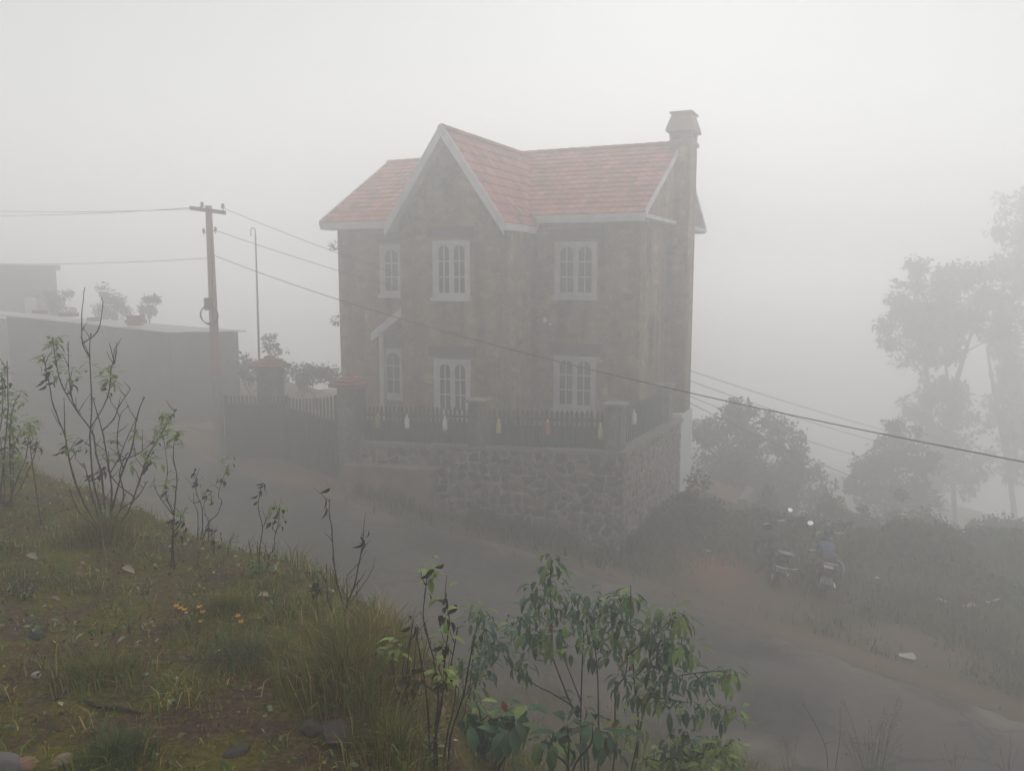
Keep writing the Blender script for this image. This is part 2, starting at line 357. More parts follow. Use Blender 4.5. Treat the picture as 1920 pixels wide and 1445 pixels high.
# road sheet, 2 cm above the soil, with a ragged edge
def road():
    mb = MB(); ps = np.arange(-44, 24, .18); nw = 26; vs = []
    for p in ps:
        lo = road_lo(p)+.32*(fbm(p*1.1, 2.2, 71, 4)-.5)+.1*(fbm(p*5, 7, 73, 2)-.5); hi = road_hi(p)-.25+.42*(fbm(p*.9, 9.1, 72, 4)-.5)+.12*(fbm(p*5, 3, 74, 2)-.5)
        for k in range(nw):
            t = k/(nw-1); q = lo+(hi-lo)*t; x = (p+q)/S2; y = (q-p)/S2
            zr = float(zroad(p)); g = gz(x, y)
            vs.append((x, y, max(zr+.03+.05*math.sin(math.pi*t)-(.035 if k in (0, nw-1) else 0), g+.006)))
    fs = [(i*nw+k, i*nw+k+1, (i+1)*nw+k+1, (i+1)*nw+k) for i in range(len(ps)-1) for k in range(nw-1)]
    mb.smooth = True; mb.add(vs, fs); mb.open = True
    m, t, b, N, L = newmat('worn_asphalt'); b.inputs['Roughness'].default_value = .82; b.inputs['Specular IOR Level'].default_value = .25
    tc = N('ShaderNodeTexCoord')
    def noise(s, d=8, r=.6):
        n = N('ShaderNodeTexNoise'); n.inputs['Scale'].default_value = s; n.inputs['Detail'].default_value = d; n.inputs['Roughness'].default_value = r; L(tc.outputs['Object'], n.inputs['Vector']); return n
    a = N('ShaderNodeAttribute'); a.attribute_name = 'Col'
    n1 = noise(.7, 5); n2 = noise(60, 6, .8); n3 = noise(4, 8)
    c1 = N('ShaderNodeValToRGB'); e = c1.color_ramp.elements; e[0].position = .3; e[0].color = (.052,.046,.044,1); e[1].position = .75; e[1].color = (.115,.102,.097,1); L(n2.outputs['Fac'], c1.inputs[0])
    c2 = N('ShaderNodeValToRGB'); e = c2.color_ramp.elements; e[0].position = .3; e[0].color = (.09,.074,.063,1); e[1].position = .7; e[1].color = (.19,.158,.135,1); L(n3.outputs['Fac'], c2.inputs[0])
    su = N('ShaderNodeMath'); su.operation = 'ADD'; L(a.outputs['Fac'], su.inputs[0]); L(n1.outputs['Fac'], su.inputs[1])
    s2 = N('ShaderNodeMath'); s2.operation = 'ADD'; L(su.outputs[0], s2.inputs[0]); L(n3.outputs['Fac'], s2.inputs[1])
    st = N('ShaderNodeMapRange'); st.inputs[1].default_value = 1.0; st.inputs[2].default_value = 1.95; L(s2.outputs[0], st.inputs[0])
    mx = N('ShaderNodeMix'); mx.data_type = 'RGBA'; L(st.outputs[0], mx.inputs[0]); L(c1.outputs[0], mx.inputs[6]); L(c2.outputs[0], mx.inputs[7]); n5 = noise(.45, 4); r5 = N('ShaderNodeMapRange'); r5.inputs[1].default_value = .47; r5.inputs[2].default_value = .53; r5.inputs[3].default_value = .62; r5.inputs[4].default_value = 1.08; L(n5.outputs['Fac'], r5.inputs[0])
    vn = N('ShaderNodeMix'); vn.data_type = 'RGBA'; vn.blend_type = 'LINEAR_LIGHT'; vn.inputs[0].default_value = .25; L(tc.outputs['Object'], vn.inputs[6]); L(n3.outputs['Color'], vn.inputs[7])
    vo = N('ShaderNodeTexVoronoi'); vo.feature = 'DISTANCE_TO_EDGE'; vo.inputs['Scale'].default_value = .55; L(vn.outputs[2], vo.inputs['Vector'])
    rc = N('ShaderNodeMapRange'); rc.inputs[1].default_value = .004; rc.inputs[2].default_value = .022; rc.inputs[3].default_value = .4; rc.inputs[4].default_value = 1; L(vo.outputs['Distance'], rc.inputs[0])
    mm = N('ShaderNodeMath'); mm.operation = 'MULTIPLY'; L(r5.outputs[0], mm.inputs[0]); L(rc.outputs[0], mm.inputs[1])
    m6 = N('ShaderNodeMix'); m6.data_type = 'RGBA'; m6.blend_type = 'MULTIPLY'; m6.inputs[0].default_value = 1; L(mx.outputs[2], m6.inputs[6]); L(mm.outputs[0], m6.inputs[7]); L(m6.outputs[2], b.inputs['Base Color'])
    bp = N('ShaderNodeBump'); bp.inputs['Strength'].default_value = .5; bp.inputs['Distance'].default_value = .01; L(n2.outputs['Fac'], bp.inputs['Height']); L(bp.outputs[0], b.inputs['Normal'])
    mb.c = []
    for i in range(len(ps)):
        for k in range(nw):
            t = k/(nw-1); d = min(t, 1-t); mb.c.append((max(0, 1-d/.24)*.85,)*3)
    return tag(mb.build('road', m), kind='structure')
road()
# ------------------------------------------------------------------ house
yard = MB()
yard.prism([HO+HU*u+HV*v+Vector((0, 0, -.02)) for u, v in ((-14.5, -2.3), (-9.3, -2.9), (-6.0, -3.95), (.5, -3.95), (.5, .3), (-.1, .4), (-.1, 6.2), (-14.5, 6.2))], (0, 0, -.25))
tag(yard.build('yard', M['concrete']), kind='structure')

W_, D_, OV, EV, ZE, ZR = 9.287, 6.45, .23, .488, 5.976, 8.115
BV, UG, WG, ZG, ZF = 2.133, -4.343, 1.636, 7.975, 5.70
house = thing('stone_house', 'two storey rubble stone house with red tiled roof and a steep front gable', 'house', HO, -YAW)
RP = Vector((0, D_/2, ZR))
def holed(mb, u0, u1, z0, z1, v, holes, dep=.14, n=-1):
    us = sorted({u0, u1, *[h[0] for h in holes], *[h[1] for h in holes]}); zs = sorted({z0, z1, *[h[2] for h in holes], *[h[3] for h in holes]})
    for a, b in zip(us, us[1:]):
        for c, d in zip(zs, zs[1:]):
            cu, cz = (a+b)/2, (c+d)/2
            if any(h[0] < cu < h[1] and h[2] < cz < h[3] for h in holes): continue
            mb.quad((a, v, c), (b, v, c), (b, v, d), (a, v, d))
    for a, b, c, d in holes:
        w = v+dep
        mb.quad((a, v, c), (b, v, c), (b, w, c), (a, w, c)); mb.quad((a, v, d), (b, v, d), (b, w, d), (a, w, d))
        mb.quad((a, v, c), (a, v, d), (a, w, d), (a, w, c)); mb.quad((b, v, c), (b, v, d), (b, w, d), (b, w, c)); mb.quad((a, w, c), (b, w, c), (b, w, d), (a, w, d))
wm = MB(); wm.open = True
RW = (-2.268, -1.201); BW = (-4.757, -3.819); LW = (-7.73, -7.10)
UP = (3.89, 5.299); LO = (.89, 2.299)
holed(wm, -W_, 0, -3.2, ZE+.1, 0, [(*RW, *UP), (*RW, *LO), (*LW, *UP), (*LW, *LO)])
wm.quad((0, 0, -3.2), (0, D_, -3.2), (0, D_, ZE+.1), (0, 0, ZE+.1))
wm.quad((-W_, 0, -3.2), (-W_, D_, -3.2), (-W_, D_, ZE+.1), (-W_, 0, ZE+.1)); wm.quad((-W_, D_, -3.2), (0, D_, -3.2), (0, D_, ZE+.1), (-W_, D_, ZE+.1))
for u in (0, -W_): wm.add([(u, -.05, ZE+.05), (u, D_+.05, ZE+.05), (u, D_/2, ZR-.1)], [(0, 1, 2)])
wm.build('wall', M['wall'], house)
bm_ = MB(); bm_.open = True; b0, b1 = -5.80, -2.93
holed(bm_, b0, b1, -.6, ZF+.05, -BV, [(*BW, *UP), (*BW, *LO)])
bm_.add([(b0, -BV, ZF+.05), (b1, -BV, ZF+.05), (UG, -BV, ZG-.1)], [(0, 1, 2)])
bm_.quad((b1, -BV, -.6), (b1, .1, -.6), (b1, .1, ZF+.2), (b1, -BV, ZF+.2)); bm_.quad((b0, -BV, -.6), (b0, .1, -.6), (b0, .1, ZF+.2), (b0, -BV, ZF+.2))
bm_.build('gabled_bay', M['wall'], house)
# corner stones of the bay, proud of the wall
qs = MB()
for k in range(19):
    l = .34 if k % 2 else .2
    qs.box((b1-.02, -BV-.03, -.55+k*.33), (b1+.03, -BV+l+.15, -.55+k*.33+.29), bev=.02)
qs.build('corner_stones', matstone('quoin_stone', [(.17,.15,.11),(.24,.2,.14),(.2,.17,.14)], 3, (.2,.18,.16), .04), house)
# slit recesses on the right wall
for z0, z1, v0 in ((4.45, 5.62, .62), (2.1, 3.3, 1.02)):
    s = MB(); s.box((.0, v0, z0), (.05, v0+.06, z1)); s.box((.0, v0+.26, z0), (.05, v0+.32, z1)); s.box((0, v0, z1), (.05, v0+.32, z1+.06)); s.box((0, v0, z0-.06), (.07, v0+.32, z0))
    f = s.build('slit_window', M['wall'], house)
    g = MB(); g.box((.002, v0+.06, z0), (.012, v0+.26, z1)); g.build('pane', M['glass'], f)
# tiled roofs
def tiles(mb, O, eu, es, width, length, clip=None, tw=.235, tc=.315):
    O, eu, es = Vector(O), Vector(eu), Vector(es); n = eu.cross(es).normalized()
    if n.z < 0: n = -n
    nc = int(round(length/tc)); nu = int(round(width/tw)); tc = length/nc; tw = width/nu
    for k in range(nc):
        for j in range(nu):
            if clip and not clip(O+eu*((j+.5)*tw)+es*((k+.6)*tc)): continue
            g = .86+.28*random.random(); rr = random.random()
            c = (.43, .165, .125) if rr < .8 else ((.50, .22, .165) if rr < .9 else (.30, .125, .10))
            mb.col = tuple(x*g for x in c); dz = random.uniform(-.004, .006)
            lo, hi = [], []
            for t, hgt in ((0, .004), (.12, .03), (.32, .012), (.55, .012), (.78, .012), (.94, .03), (1, .004)):
                lo.append(O+eu*((j+t)*tw)+es*(k*tc-.03)+n*(.048+hgt+dz)); hi.append(O+eu*((j+t)*tw)+es*((k+1)*tc)+n*(.008+hgt))
            fr = [p-n*.045 for p in lo]; m = len(lo)
            mb.add(lo+hi+fr, [(i, i+1, m+i+1, m+i) for i in range(m-1)]+[(2*m+i, 2*m+i+1, i+1, i) for i in range(m-1)])
def ridge(mb, a, b, r=.11):
    a, b = Vector(a), Vector(b); n = int((b-a).length/.33); d = (b-a)/n; sd = d.cross(Vector((0, 0, 1))).normalized()
    for i in range(n):
        g = .75+.5*random.random(); mb.col = (.33*g, .125*g, .085*g); vs = []
        for e, rr in ((0, r*1.12), (1.05, r*.95)):
            for t in range(7):
                th = math.pi*t/6; vs.append(a+d*(i+e)+sd*rr*math.cos(th)+Vector((0, 0, rr*math.sin(th)-.02)))
        mb.add(vs, [(t, t+1, 8+t, 7+t) for t in range(6)]+[tuple(range(7))])
sl_ = Vector((0, D_/2+EV, ZR-ZE)); L1 = sl_.length; es = sl_/L1
rf = MB(); rf.open = True
tiles(rf, (-W_-OV, -EV, ZE), (1, 0, 0), es, W_+2*OV, L1)
tiles(rf, (-W_-OV, D_+EV, ZE), (1, 0, 0), Vector((0, -es.y, es.z)), W_+2*OV, L1)
ridge(rf, (-W_-OV, D_/2, ZR+.03), (OV, D_/2, ZR+.03))
roof = rf.build('main_roof', M['tile'], house)
rs = MB(); nn = Vector((0, -es.z, es.y))
for s in (1, -1):
    A = Vector((-W_-OV+.02, -EV if s > 0 else D_+EV, ZE)); B = Vector((-W_-OV+.02, D_/2, ZR)); n = Vector((0, -es.z*s, es.y))
    rs.prism([A-n*.005, B-n*.005, B-n*.09, A-n*.09], (W_+2*OV-.04, 0, 0))
rs.build('roof_deck', M['frame'], roof)
# front gable roof
slg = Vector((WG, 0, ZG-ZF)); L2 = slg.length
def above_main(p): return p.z > ZE+(p.y+EV)*es.z/es.y-.12 or p.y < -EV-.12
gr = MB(); gr.open = True; V0 = -BV-.35; GL = D_/2-V0
tiles(gr, (UG+WG, V0, ZF), (0, 1, 0), Vector((-WG, 0, ZG-ZF))/L2, GL, L2, above_main)
tiles(gr, (UG-WG, V0, ZF), (0, 1, 0), Vector((WG, 0, ZG-ZF))/L2, GL, L2, above_main)
ridge(gr, (UG, V0, ZG+.03), (UG, D_/2-.1, ZG+.03))
groof = gr.build('gable_roof', M['tile'], house)
gd = MB()
for s in (1, -1):
    A = Vector((UG+s*WG, V0+.02, ZF)); B = Vector((UG, V0+.02, ZG)); n = Vector((s*(ZG-ZF), 0, WG)).normalized()
    gd.prism([A-n*.005, B-n*.005, B-n*.09, A-n*.09], (0, BV+.25, 0))
gd.build('roof_deck', M['frame'], groof)
# barge boards on the front gable and on both ends
def board(A, B, drop, thick, d):
    m = MB(); A, B = Vector(A), Vector(B); m.prism([A+Vector((0, 0, .07)), B+Vector((0, 0, .07)), B-Vector((0, 0, drop)), A-Vector((0, 0, drop))], Vector(d)*thick); return m
for s in (1, -1):
    board((UG+s*(WG+.04), V0-.004, ZF-.03), (UG+s*.002, V0-.004, ZG+.06), .25, .05, (0, -1, 0)).build('barge_board', M['white'], house)
m = MB(); m.box((UG+WG-.02, V0+.02, ZF-.17), (UG+WG+.05, -.45, ZF-.0)); m.build('fascia', M['white'], house)
m = MB(); m.box((UG-WG-.05, V0+.02, ZF-.17), (UG-WG+.02, -.45, ZF-.0)); m.build('fascia', M['white'], house)
for u0, u1 in ((UG+WG+.06, OV), (-W_-OV, UG-WG-.06)):
    m = MB(); m.box((u0, -EV-.035, ZE-.19), (u1, -EV+.0, ZE+.01)); m.box((u0+.02, -EV, ZE-.2), (u1-.02, 0.0, ZE-.17)); m.build('fascia', M['white'], house)
m = MB(); m.box((-W_-OV, D_+EV, ZE-.17), (OV, D_+EV+.035, ZE+.01)); m.build('fascia', M['white'], house)
for uu, d in ((OV, (1, 0, 0)), (-W_-OV, (-1, 0, 0))):
    for v0 in (-EV-.03, D_+EV+.03):
        board((uu+d[0]*.004, v0, ZE-.0), (uu+d[0]*.004, D_/2, ZR+.0), .09, .035, d).build('verge_board', M['white'], house)
# pediment on the right gable end: stone face and a white band at eaves level
m = MB(); m.prism([Vector((0, -EV, ZE-.02)), Vector((0, D_+EV, ZE-.02)), Vector((0, D_/2, ZR-.1))], (OV-.06, 0, 0)); m.build('gable_face', M['wall'], house)
m = MB(); m.box((.0, -EV-.03, ZE-.12), (OV+.05, 2.72, ZE-.022)); m.box((.0, 3.64, ZE-.12), (OV+.05, D_+EV+.03, ZE-.022)); m.build('eaves_band', M['white'], house)
# ledge and small cross vent in the front gable
m = MB(); m.box((-5.5, -BV-.06, 5.9), (-3.25, -BV, 5.98)); m.build('string_course', M['wall'], house)
m = MB(); m.box((UG-.17, -BV-.03, 6.42), (UG-.05, -BV, 6.86)); m.box((UG-.27, -BV-.027, 6.6), (UG+.05, -BV, 6.7)); m.build('gable_vent', M['greeng'], house)
# windows: frame > sashes, panes, sill
def arch(u0, u1, z0, z1, n=9):
    r = (u1-u0)/2; h = r*.85
    return [(u0, z0), (u1, z0)]+[(u0+r+r*math.cos(math.pi*k/n), z1-h+h*math.sin(math.pi*k/n)) for k in range(n+1)]
def window(u0, u1, z0, z1, v, two=True, lintel=True):
    f = MB(); y0, y1 = v-.05, v+.05; t = .055
    f.box((u0-.06, y0, z0-.0), (u0+t-.02, y1, z1+.02)); f.box((u1-t+.02, y0, z0), (u1+.06, y1, z1+.02)); f.box((u0+t-.02, y0+.002, z1-t), (u1-t+.02, y1, z1+.02)); f.box((u0+t-.02, y0+.002, z0), (u1-t+.02, y1, z0+t))
    fr = f.build('window', M['frame'], house)
    s = MB(); s.box((u0-.10, v-.13, z0-.09), (u1+.10, v+.02, z0-.002)); s.build('sill', M['frame'], fr)
    mid = (u0+u1)/2; leaves = [(u0+t-.02, mid-.004), (mid+.004, u1-t+.02)] if two else [(u0+t-.02, u1-t+.02)]
    for a, b in leaves:
        k = MB(); z2, z3 = z0+t, z1-t; st = .062; yy0, yy1 = v-.02, v+.03
        k.box((a, yy0, z2), (a+st, yy1, z3)); k.box((b-st, yy0, z2), (b, yy1, z3)); k.box((a+st, yy0, z2), (b-st, yy1, z2+st))
        ia, ib = a+st, b-st; ar = arch(ia, ib, z2+st, z3-.05)[2:]
        ar.sort(key=lambda q: q[0])
        for (xa, za), (xb, zb) in zip(ar, ar[1:]): k.prism([Vector((xa, yy0, za)), Vector((xb, yy0, zb)), Vector((xb, yy0, z3)), Vector((xa, yy0, z3))], (0, yy1-yy0, 0))
        ib_, ia_ = ib, ia; hh = z3-z2-st-.05
        k.box(((ia+ib)/2-.014, yy0+.006, z2+st), ((ia+ib)/2+.014, yy1-.004, z3-.06))
        for q in (1/3, 2/3): k.box((ia, yy0+.004, z2+st+hh*q-.014), (ib, yy1-.006, z2+st+hh*q+.014))
        k.build('sash', M['frame'], fr)
        g = MB(); g.box((ia-.02, v+.012, z2+st-.02), (ib+.02, v+.02, z3-.02)); g.build('pane', M['glass'], fr)
    if lintel:
        l = MB(); l.box((u0-.2, v-.06, z1+.08), (u1+.2, v+.0, z1+.36)); l.build('lintel', M['concrete_dark'], fr)
    return fr
M['concrete_dark'] = mat('dark_lintel', (.085,.08,.078), (.06,.056,.055), 3, .9, .3)  # plain dark tone for the band above each window
for uu, v, two in ((RW, 0, True), (BW, -BV, True), (LW, 0, False)):
    for zz in (UP, LO): window(*uu, *zz, v, two)
# porch hood on the left of the bay
m = MB(); hood = [Vector((-7.42, -1.15, 2.86)), Vector((-5.82, -1.15, 3.98)), Vector((-5.82, -1.15, 3.74)), Vector((-7.42, -1.15, 2.62))]
m.prism(hood, (0, .09, 0)); ho = m.build('porch_hood', M['white'], house)
m = MB(); m.open = True; hs_ = Vector((1.6, 0, 1.12)); tiles(m, (-7.42, -1.1, 2.87), (0, 1, 0), hs_/hs_.length, 1.08, hs_.length); m.build('hood_tiles', M['tile'], ho)
m = MB(); m.prism([Vector((-7.35, -1.0, 2.84)), Vector((-5.83, -1.0, 3.9)), Vector((-5.83, -1.0, 3.8)), Vector((-7.35, -1.0, 2.74))], (0, 1.0, 0)); m.build('hood_deck', M['frame'], ho)
m = MB(); m.box((-7.2, -1.08, .0), (-7.06, -.94, 2.85)); m.build('porch_post', M['frame'], ho)
# chimney
ch = MB(); ch.box((.0, 2.75, .52), (.6, 3.62, 8.28), bev=.015)
chim = ch.build('chimney', M['wall'], house)
c = MB(); c.box((-.05, 2.70, 8.06), (.65, 3.67, 8.16)); 
c.build('chimney_band', M['coping'], chim)
c = MB(); base = [Vector((-.1, 2.66, 8.42)), Vector((.7, 2.66, 8.42)), Vector((.7, 3.71, 8.42)), Vector((-.1, 3.71, 8.42))]; top = [Vector((.04, 2.82, 8.9)), Vector((.56, 2.82, 8.9)), Vector((.56, 3.55, 8.9)), Vector((.04, 3.55, 8.9))]
mid_ = [b.lerp(t_, .12)+Vector((0, 0, .04)) for b, t_ in zip(base, top)]
c.col = (.24, .185, .165)
c.add(base+mid_+top, [(0, 1, 2, 3)]+[(i, (i+1) % 4, 4+(i+1) % 4, 4+i) for i in range(4)]+[(4+i, 4+(i+1) % 4, 8+(i+1) % 4, 8+i) for i in range(4)]+[(8, 9, 10, 11)])
c.col = (.22, .18, .16); c.box((-.02, 2.74, 8.9), (.62, 3.63, 8.96), bev=.015)
for x, y in ((.0, 2.75), (.42, 2.75), (.0, 3.44), (.42, 3.44)): c.col = (.2, .16, .14); c.box((x, y, 8.28), (x+.18, y+.18, 8.44))
c.build('chimney_cap', M['tile'], chim)
# whitewashed foot under the chimney, with a yellow plinth
m = MB(); m.box((.0, 2.45, -2.0), (.62, 3.9, .52)); b_ = m.build('whitewashed_base', M['plaster'], house)
m = MB(); m.box((.0, 2.42, -2.9), (.66, 3.93, -2.0)); m.build('plinth', M['yellow'], b_)
# small ivy tufts and lamp brackets sticking out at the left wall
for z in (5.35, 3.1):
    m = MB()
    for k in range(60):
        d = Vector((random.uniform(-1, .2), random.uniform(-1, 1), random.uniform(-.8, .8))); m.col = (.03, .045, .02)
        m.leaf(Vector((-W_-.03, -.05, z))+d*.14, d, Vector((random.random(), random.random(), 1)), .1, .05)
    m.build('wall_plant', M['leaf'], house)
# wall light and cable bracket on the bay corner
m = MB(); m.box((-2.0-.03, -.1, 3.3), (-2.0+.03, -.0, 3.36))
bl = MB(); bl.tube([(-2.55, 0, 3.18), (-2.55, -.12, 3.2), (-2.55, -.16, 3.2)], .018); br = bl.build('cable_bracket', M['iron'], house)
g = MB(); g.lathe([(.0, 0), (.035, .0), (.06, .03), (.035, .06), (.06, .09), (.03, .13), (0, .13)], 12, Matrix.Translation((-2.55, -.16, 3.2))); g.build('insulator', M['porc'], br)
g = MB(); g.lathe([(.0, 0), (.03, .0), (.045, .02), (.03, .05), (.0, .08)], 12, Matrix.Translation((-2.42, -.10, 3.12))); g.build('insulator', M['porc'], br)
# ------------------------------------------------------------------ retaining wall, fences, gate (house frame)
def stone_face(mb, O, eu, ev, n, w, hfun, h0, cell=.30, step=.035, seed=0, dep=.05):
    """real rubble face: stones bulge, raised pale ribbon pointing runs round them"""
    O, eu, ev, n = Vector(O), Vector(eu), Vector(ev), Vector(n); nu = max(2, int(w/step)); hm = max(hfun(0), hfun(1)); nvv = max(2, int((hm-h0)/step))
    uu = np.linspace(0, w, nu); tt = np.linspace(0, 1, nvv); UU, TT = np.meshgrid(uu, tt, indexing='ij')
    hh = np.array([hfun(x/w) for x in uu])[:, None]; VV = h0+(hh-h0)*TT
    wx = UU+.10*(fbm(UU*3, VV*3, seed+5, 3)-.5)*2; wy = VV+.10*(fbm(UU*3, VV*3, seed+9, 3)-.5)*2
    cx, cy = wx/cell, wy/(cell*.8); i0, j0 = np.floor(cx).astype(np.int64), np.floor(cy).astype(np.int64)
    d1 = np.full(UU.shape, 9.); d2 = d1.copy(); idc = np.zeros(UU.shape)
    for a in (-1, 0, 1):
        for b in (-1, 0, 1):
            ii, jj = i0+a, j0+b; px = ii+.15+.7*hash2(ii, jj, seed); py = jj+.15+.7*hash2(ii, jj, seed+1); dd = np.hypot(cx-px, cy-py)
            cl = dd < d1; d2 = np.where(cl, d1, np.minimum(d2, dd)); idc = np.where(cl, hash2(ii, jj, seed+2), idc); d1 = np.where(cl, dd, d1)
    e = d2-d1; mort = 1-sstep(.07, .15, e)
    rel = dep*(.9*sstep(.1, .5, e)+.8*mort)*(.7+.5*idc)+.02*(fbm(UU*14, VV*14, seed, 3)-.5)
    base = np.array([(.085,.068,.062),(.15,.12,.105),(.12,.105,.108),(.22,.175,.135)])
    col = base[(idc*3.999).astype(int)]*(.75+.5*fbm(UU*10, VV*10, seed+3, 3))[..., None]
    mc = np.array((.32,.29,.27))*(.6+.8*fbm(UU*2, VV*2, seed+7, 3))[..., None]; col = col*(1-mort[..., None])+mc*mort[..., None]
    st = len(mb.v); k = UU.shape[1]
    for i in range(nu):
        for j in range(k):
            mb.v.append(tuple(O+eu*UU[i, j]+ev*VV[i, j]+n*rel[i, j])); mb.c.append(tuple(col[i, j]))
    for i in range(nu-1):
        for j in range(k-1): mb.f.append((st+i*k+j, st+(i+1)*k+j, st+(i+1)*k+j+1, st+i*k+j+1)); mb.m.append(0); mb.sm.append(True)
wall = thing('retaining_wall', 'rubble stone retaining wall with pale raised mortar lines below the picket fence', 'wall', HO, -YAW)
m = MB(); m.open = True
VW, UWR, UWL = -4.2, .85, -5.75
topf = lambda t: .36+(.70-.36)*t
stone_face(m, (UWL, VW, 0), (1, 0, 0), (0, 0, 1), (0, -1, 0), UWR-UWL, topf, -2.1, .27, seed=3)
stone_face(m, (UWR, VW, 0), (0, 1, 0), (0, 0, 1), (1, 0, 0), 5.4, lambda t: .70-.14*t, -2.6, .24, seed=17, dep=.04)
m.build('stonework', M['stone'], wall)
m = MB()
m.prism([Vector((UWL, VW-.1, .36)), Vector((UWR+.1, VW-.1, .70)), Vector((UWR+.1, VW-.1, .78)), Vector((UWL, VW-.1, .44))], (0, .5, 0))
m.prism([Vector((UWR+.1, VW+.4, .70)), Vector((UWR+.1, VW+5.4, .56)), Vector((UWR+.1, VW+5.4, .63)), Vector((UWR+.1, VW+.4, .777))], (-.5, 0, 0)); m.build('coping', M['coping'], wall)
m = MB(); m.box((UWL, VW+.02, -2), (UWR-.02, VW+.3, .34)); m.box((UWR-.3, VW+.32, -2.4), (UWR-.02, VW+5.38, .55)); m.build('core', M['coping'], wall)
# a low ledge at the road end
m = MB(); m.prism([Vector((-6.0, VW-.42, -.16)), Vector((-3.45, VW-.42, -.04)), Vector((-3.45, VW-.42, .03)), Vector((-6.0, VW-.42, -.08))], (0, .43, 0))
m.prism([Vector((-5.95, VW-.34, -1.6)), Vector((-3.6, VW-.34, -1.6)), Vector((-3.6, VW-.34, -.05)), Vector((-5.95, VW-.34, -.165))], (0, .33, 0)); m.build('ledge', M['concrete'], wall)

def pillar(u, v, z0, z1, s, label, cap='slab'):
    t = thing('stone_pillar' if cap == 'slab' else 'gate_pillar', label, 'pillar', HO, -YAW, 'pillars of the front fence and gate'); m = MB(); n = int((z1-z0)/.2)
    for k in range(n):
        a = z0+(z1-z0)*k/n; b = z0+(z1-z0)*(k+1)/n; j = random.uniform(-.012, .012)
        m.box((u-s/2+j, v-s/2-j, a), (u+s/2+j, v+s/2-j, b-.012), bev=.015); m.box((u-s/2+.02, v-s/2+.02, b-.013), (u+s/2-.02, v+s/2-.02, b+.0))
    m.build('shaft', M['pillar'], t); c = MB()
    if cap == 'slab': c.box((u-s/2-.06, v-s/2-.06, z1), (u+s/2+.06, v+s/2+.06, z1+.07), bev=.015); c.build('cap', M['coping'], t)
    else:
        q = s/2+.14; c.box((u-q, v-q, z1), (u+q, v+q, z1+.06)); c.build('cap_slab', M['coping'], t); c = MB(); c.open = True
        for sx, sy in ((1, 0), (-1, 0), (0, 1), (0, -1)):
            A = Vector((u+(sx-abs(sy))*q, v+(sy-abs(sx))*q, z1+.06)); B = A+Vector((2*q*abs(sy), 2*q*abs(sx), 0)); apex = Vector((u, v, z1+.06+q*.75)); nr = 4
            for k in range(nr):
                a0, b0_, a1, b1_ = A.lerp(apex, k/nr), B.lerp(apex, k/nr), A.lerp(apex, (k+1)/nr), B.lerp(apex, (k+1)/nr); g = random.uniform(.8, 1.2); c.col = (.28*g, .125*g, .09*g)
                lf = Vector((sx*.03, sy*.03, .03)); c.add([a0+lf, b0_+lf, b1_, a1, a0, b0_], [(0, 1, 2, 3), (4, 5, 1, 0)])
        c.build('tiled_cap', M['tile'], t)
    return t
pillar(-2.57, VW+.1, .5, 1.6, .36, 'stone pillar in the middle of the front picket fence')
pillar(.64, VW+.16, .7, 1.70, .38, 'stone pillar on the corner of the retaining wall')
pillar(.66, .15, .62, 1.62, .36, 'stone pillar at the far end of the short side fence')
pillar(-6.05, VW+.12, -1.0, 1.75, .5, 'right gate pillar with red tiled cap at the left end of the fence', 'tile')
pillar(-9.45, -3.0, -.6, 1.95, .52, 'left gate pillar with broad red tiled cap behind the open gate leaf', 'tile')
def picket_fence(A, B, hgt, n, label):
    t = thing('picket_fence', label, 'fence', HO, -YAW, 'green picket fences on the wall'); A, B = Vector(A), Vector(B); d = (B-A); L = d.length; e = d.normalized(); sd = Vector((-e.y, e.x, 0)).normalized()
    for k in range(n):
        p = A+d*((k+.5)/n); h_ = hgt+random.uniform(-.015, .015); q = MB(); wv = e*.033; tl = Vector((random.uniform(-.01, .01), 0, 0))
        q.prism([p-wv, p+wv, p+wv+Vector((0, 0, h_-.08))+tl, p+Vector((0, 0, h_))+tl, p-wv+Vector((0, 0, h_-.08))+tl], sd*.022); q.build('picket', M['green'], t)
    for z in (.2, hgt-.26):
        q = MB(); a, b = A+Vector((0, 0, z))+sd*.024, B+Vector((0, 0, z))+sd*.024; q.prism([a, b, b+Vector((0, 0, .06)), a+Vector((0, 0, .06))], sd*.04); q.build('rail', M['green'], t)
    q = MB(); a, b = A+sd*.07, B+sd*.07; q.prism([a, b, b+Vector((0, 0, hgt*.55)), a+Vector((0, 0, hgt*.55))], sd*.02); q.build('backing_board', M['green'], t)
    return t
picket_fence((-5.72, VW+.12, .46), (-2.78, VW+.12, .60), .86, 25, 'dark green picket fence between the right gate pillar and the middle pillar')
picket_fence((-2.36, VW+.12, .62), (.42, VW+.12, .76), .84, 24, 'dark green picket fence between the middle pillar and the corner pillar')
sf = picket_fence((.68, VW+.42, .78), (.68, -.08, .66), .84, 24, 'dark green picket fence along the side of the yard beside the right house wall')
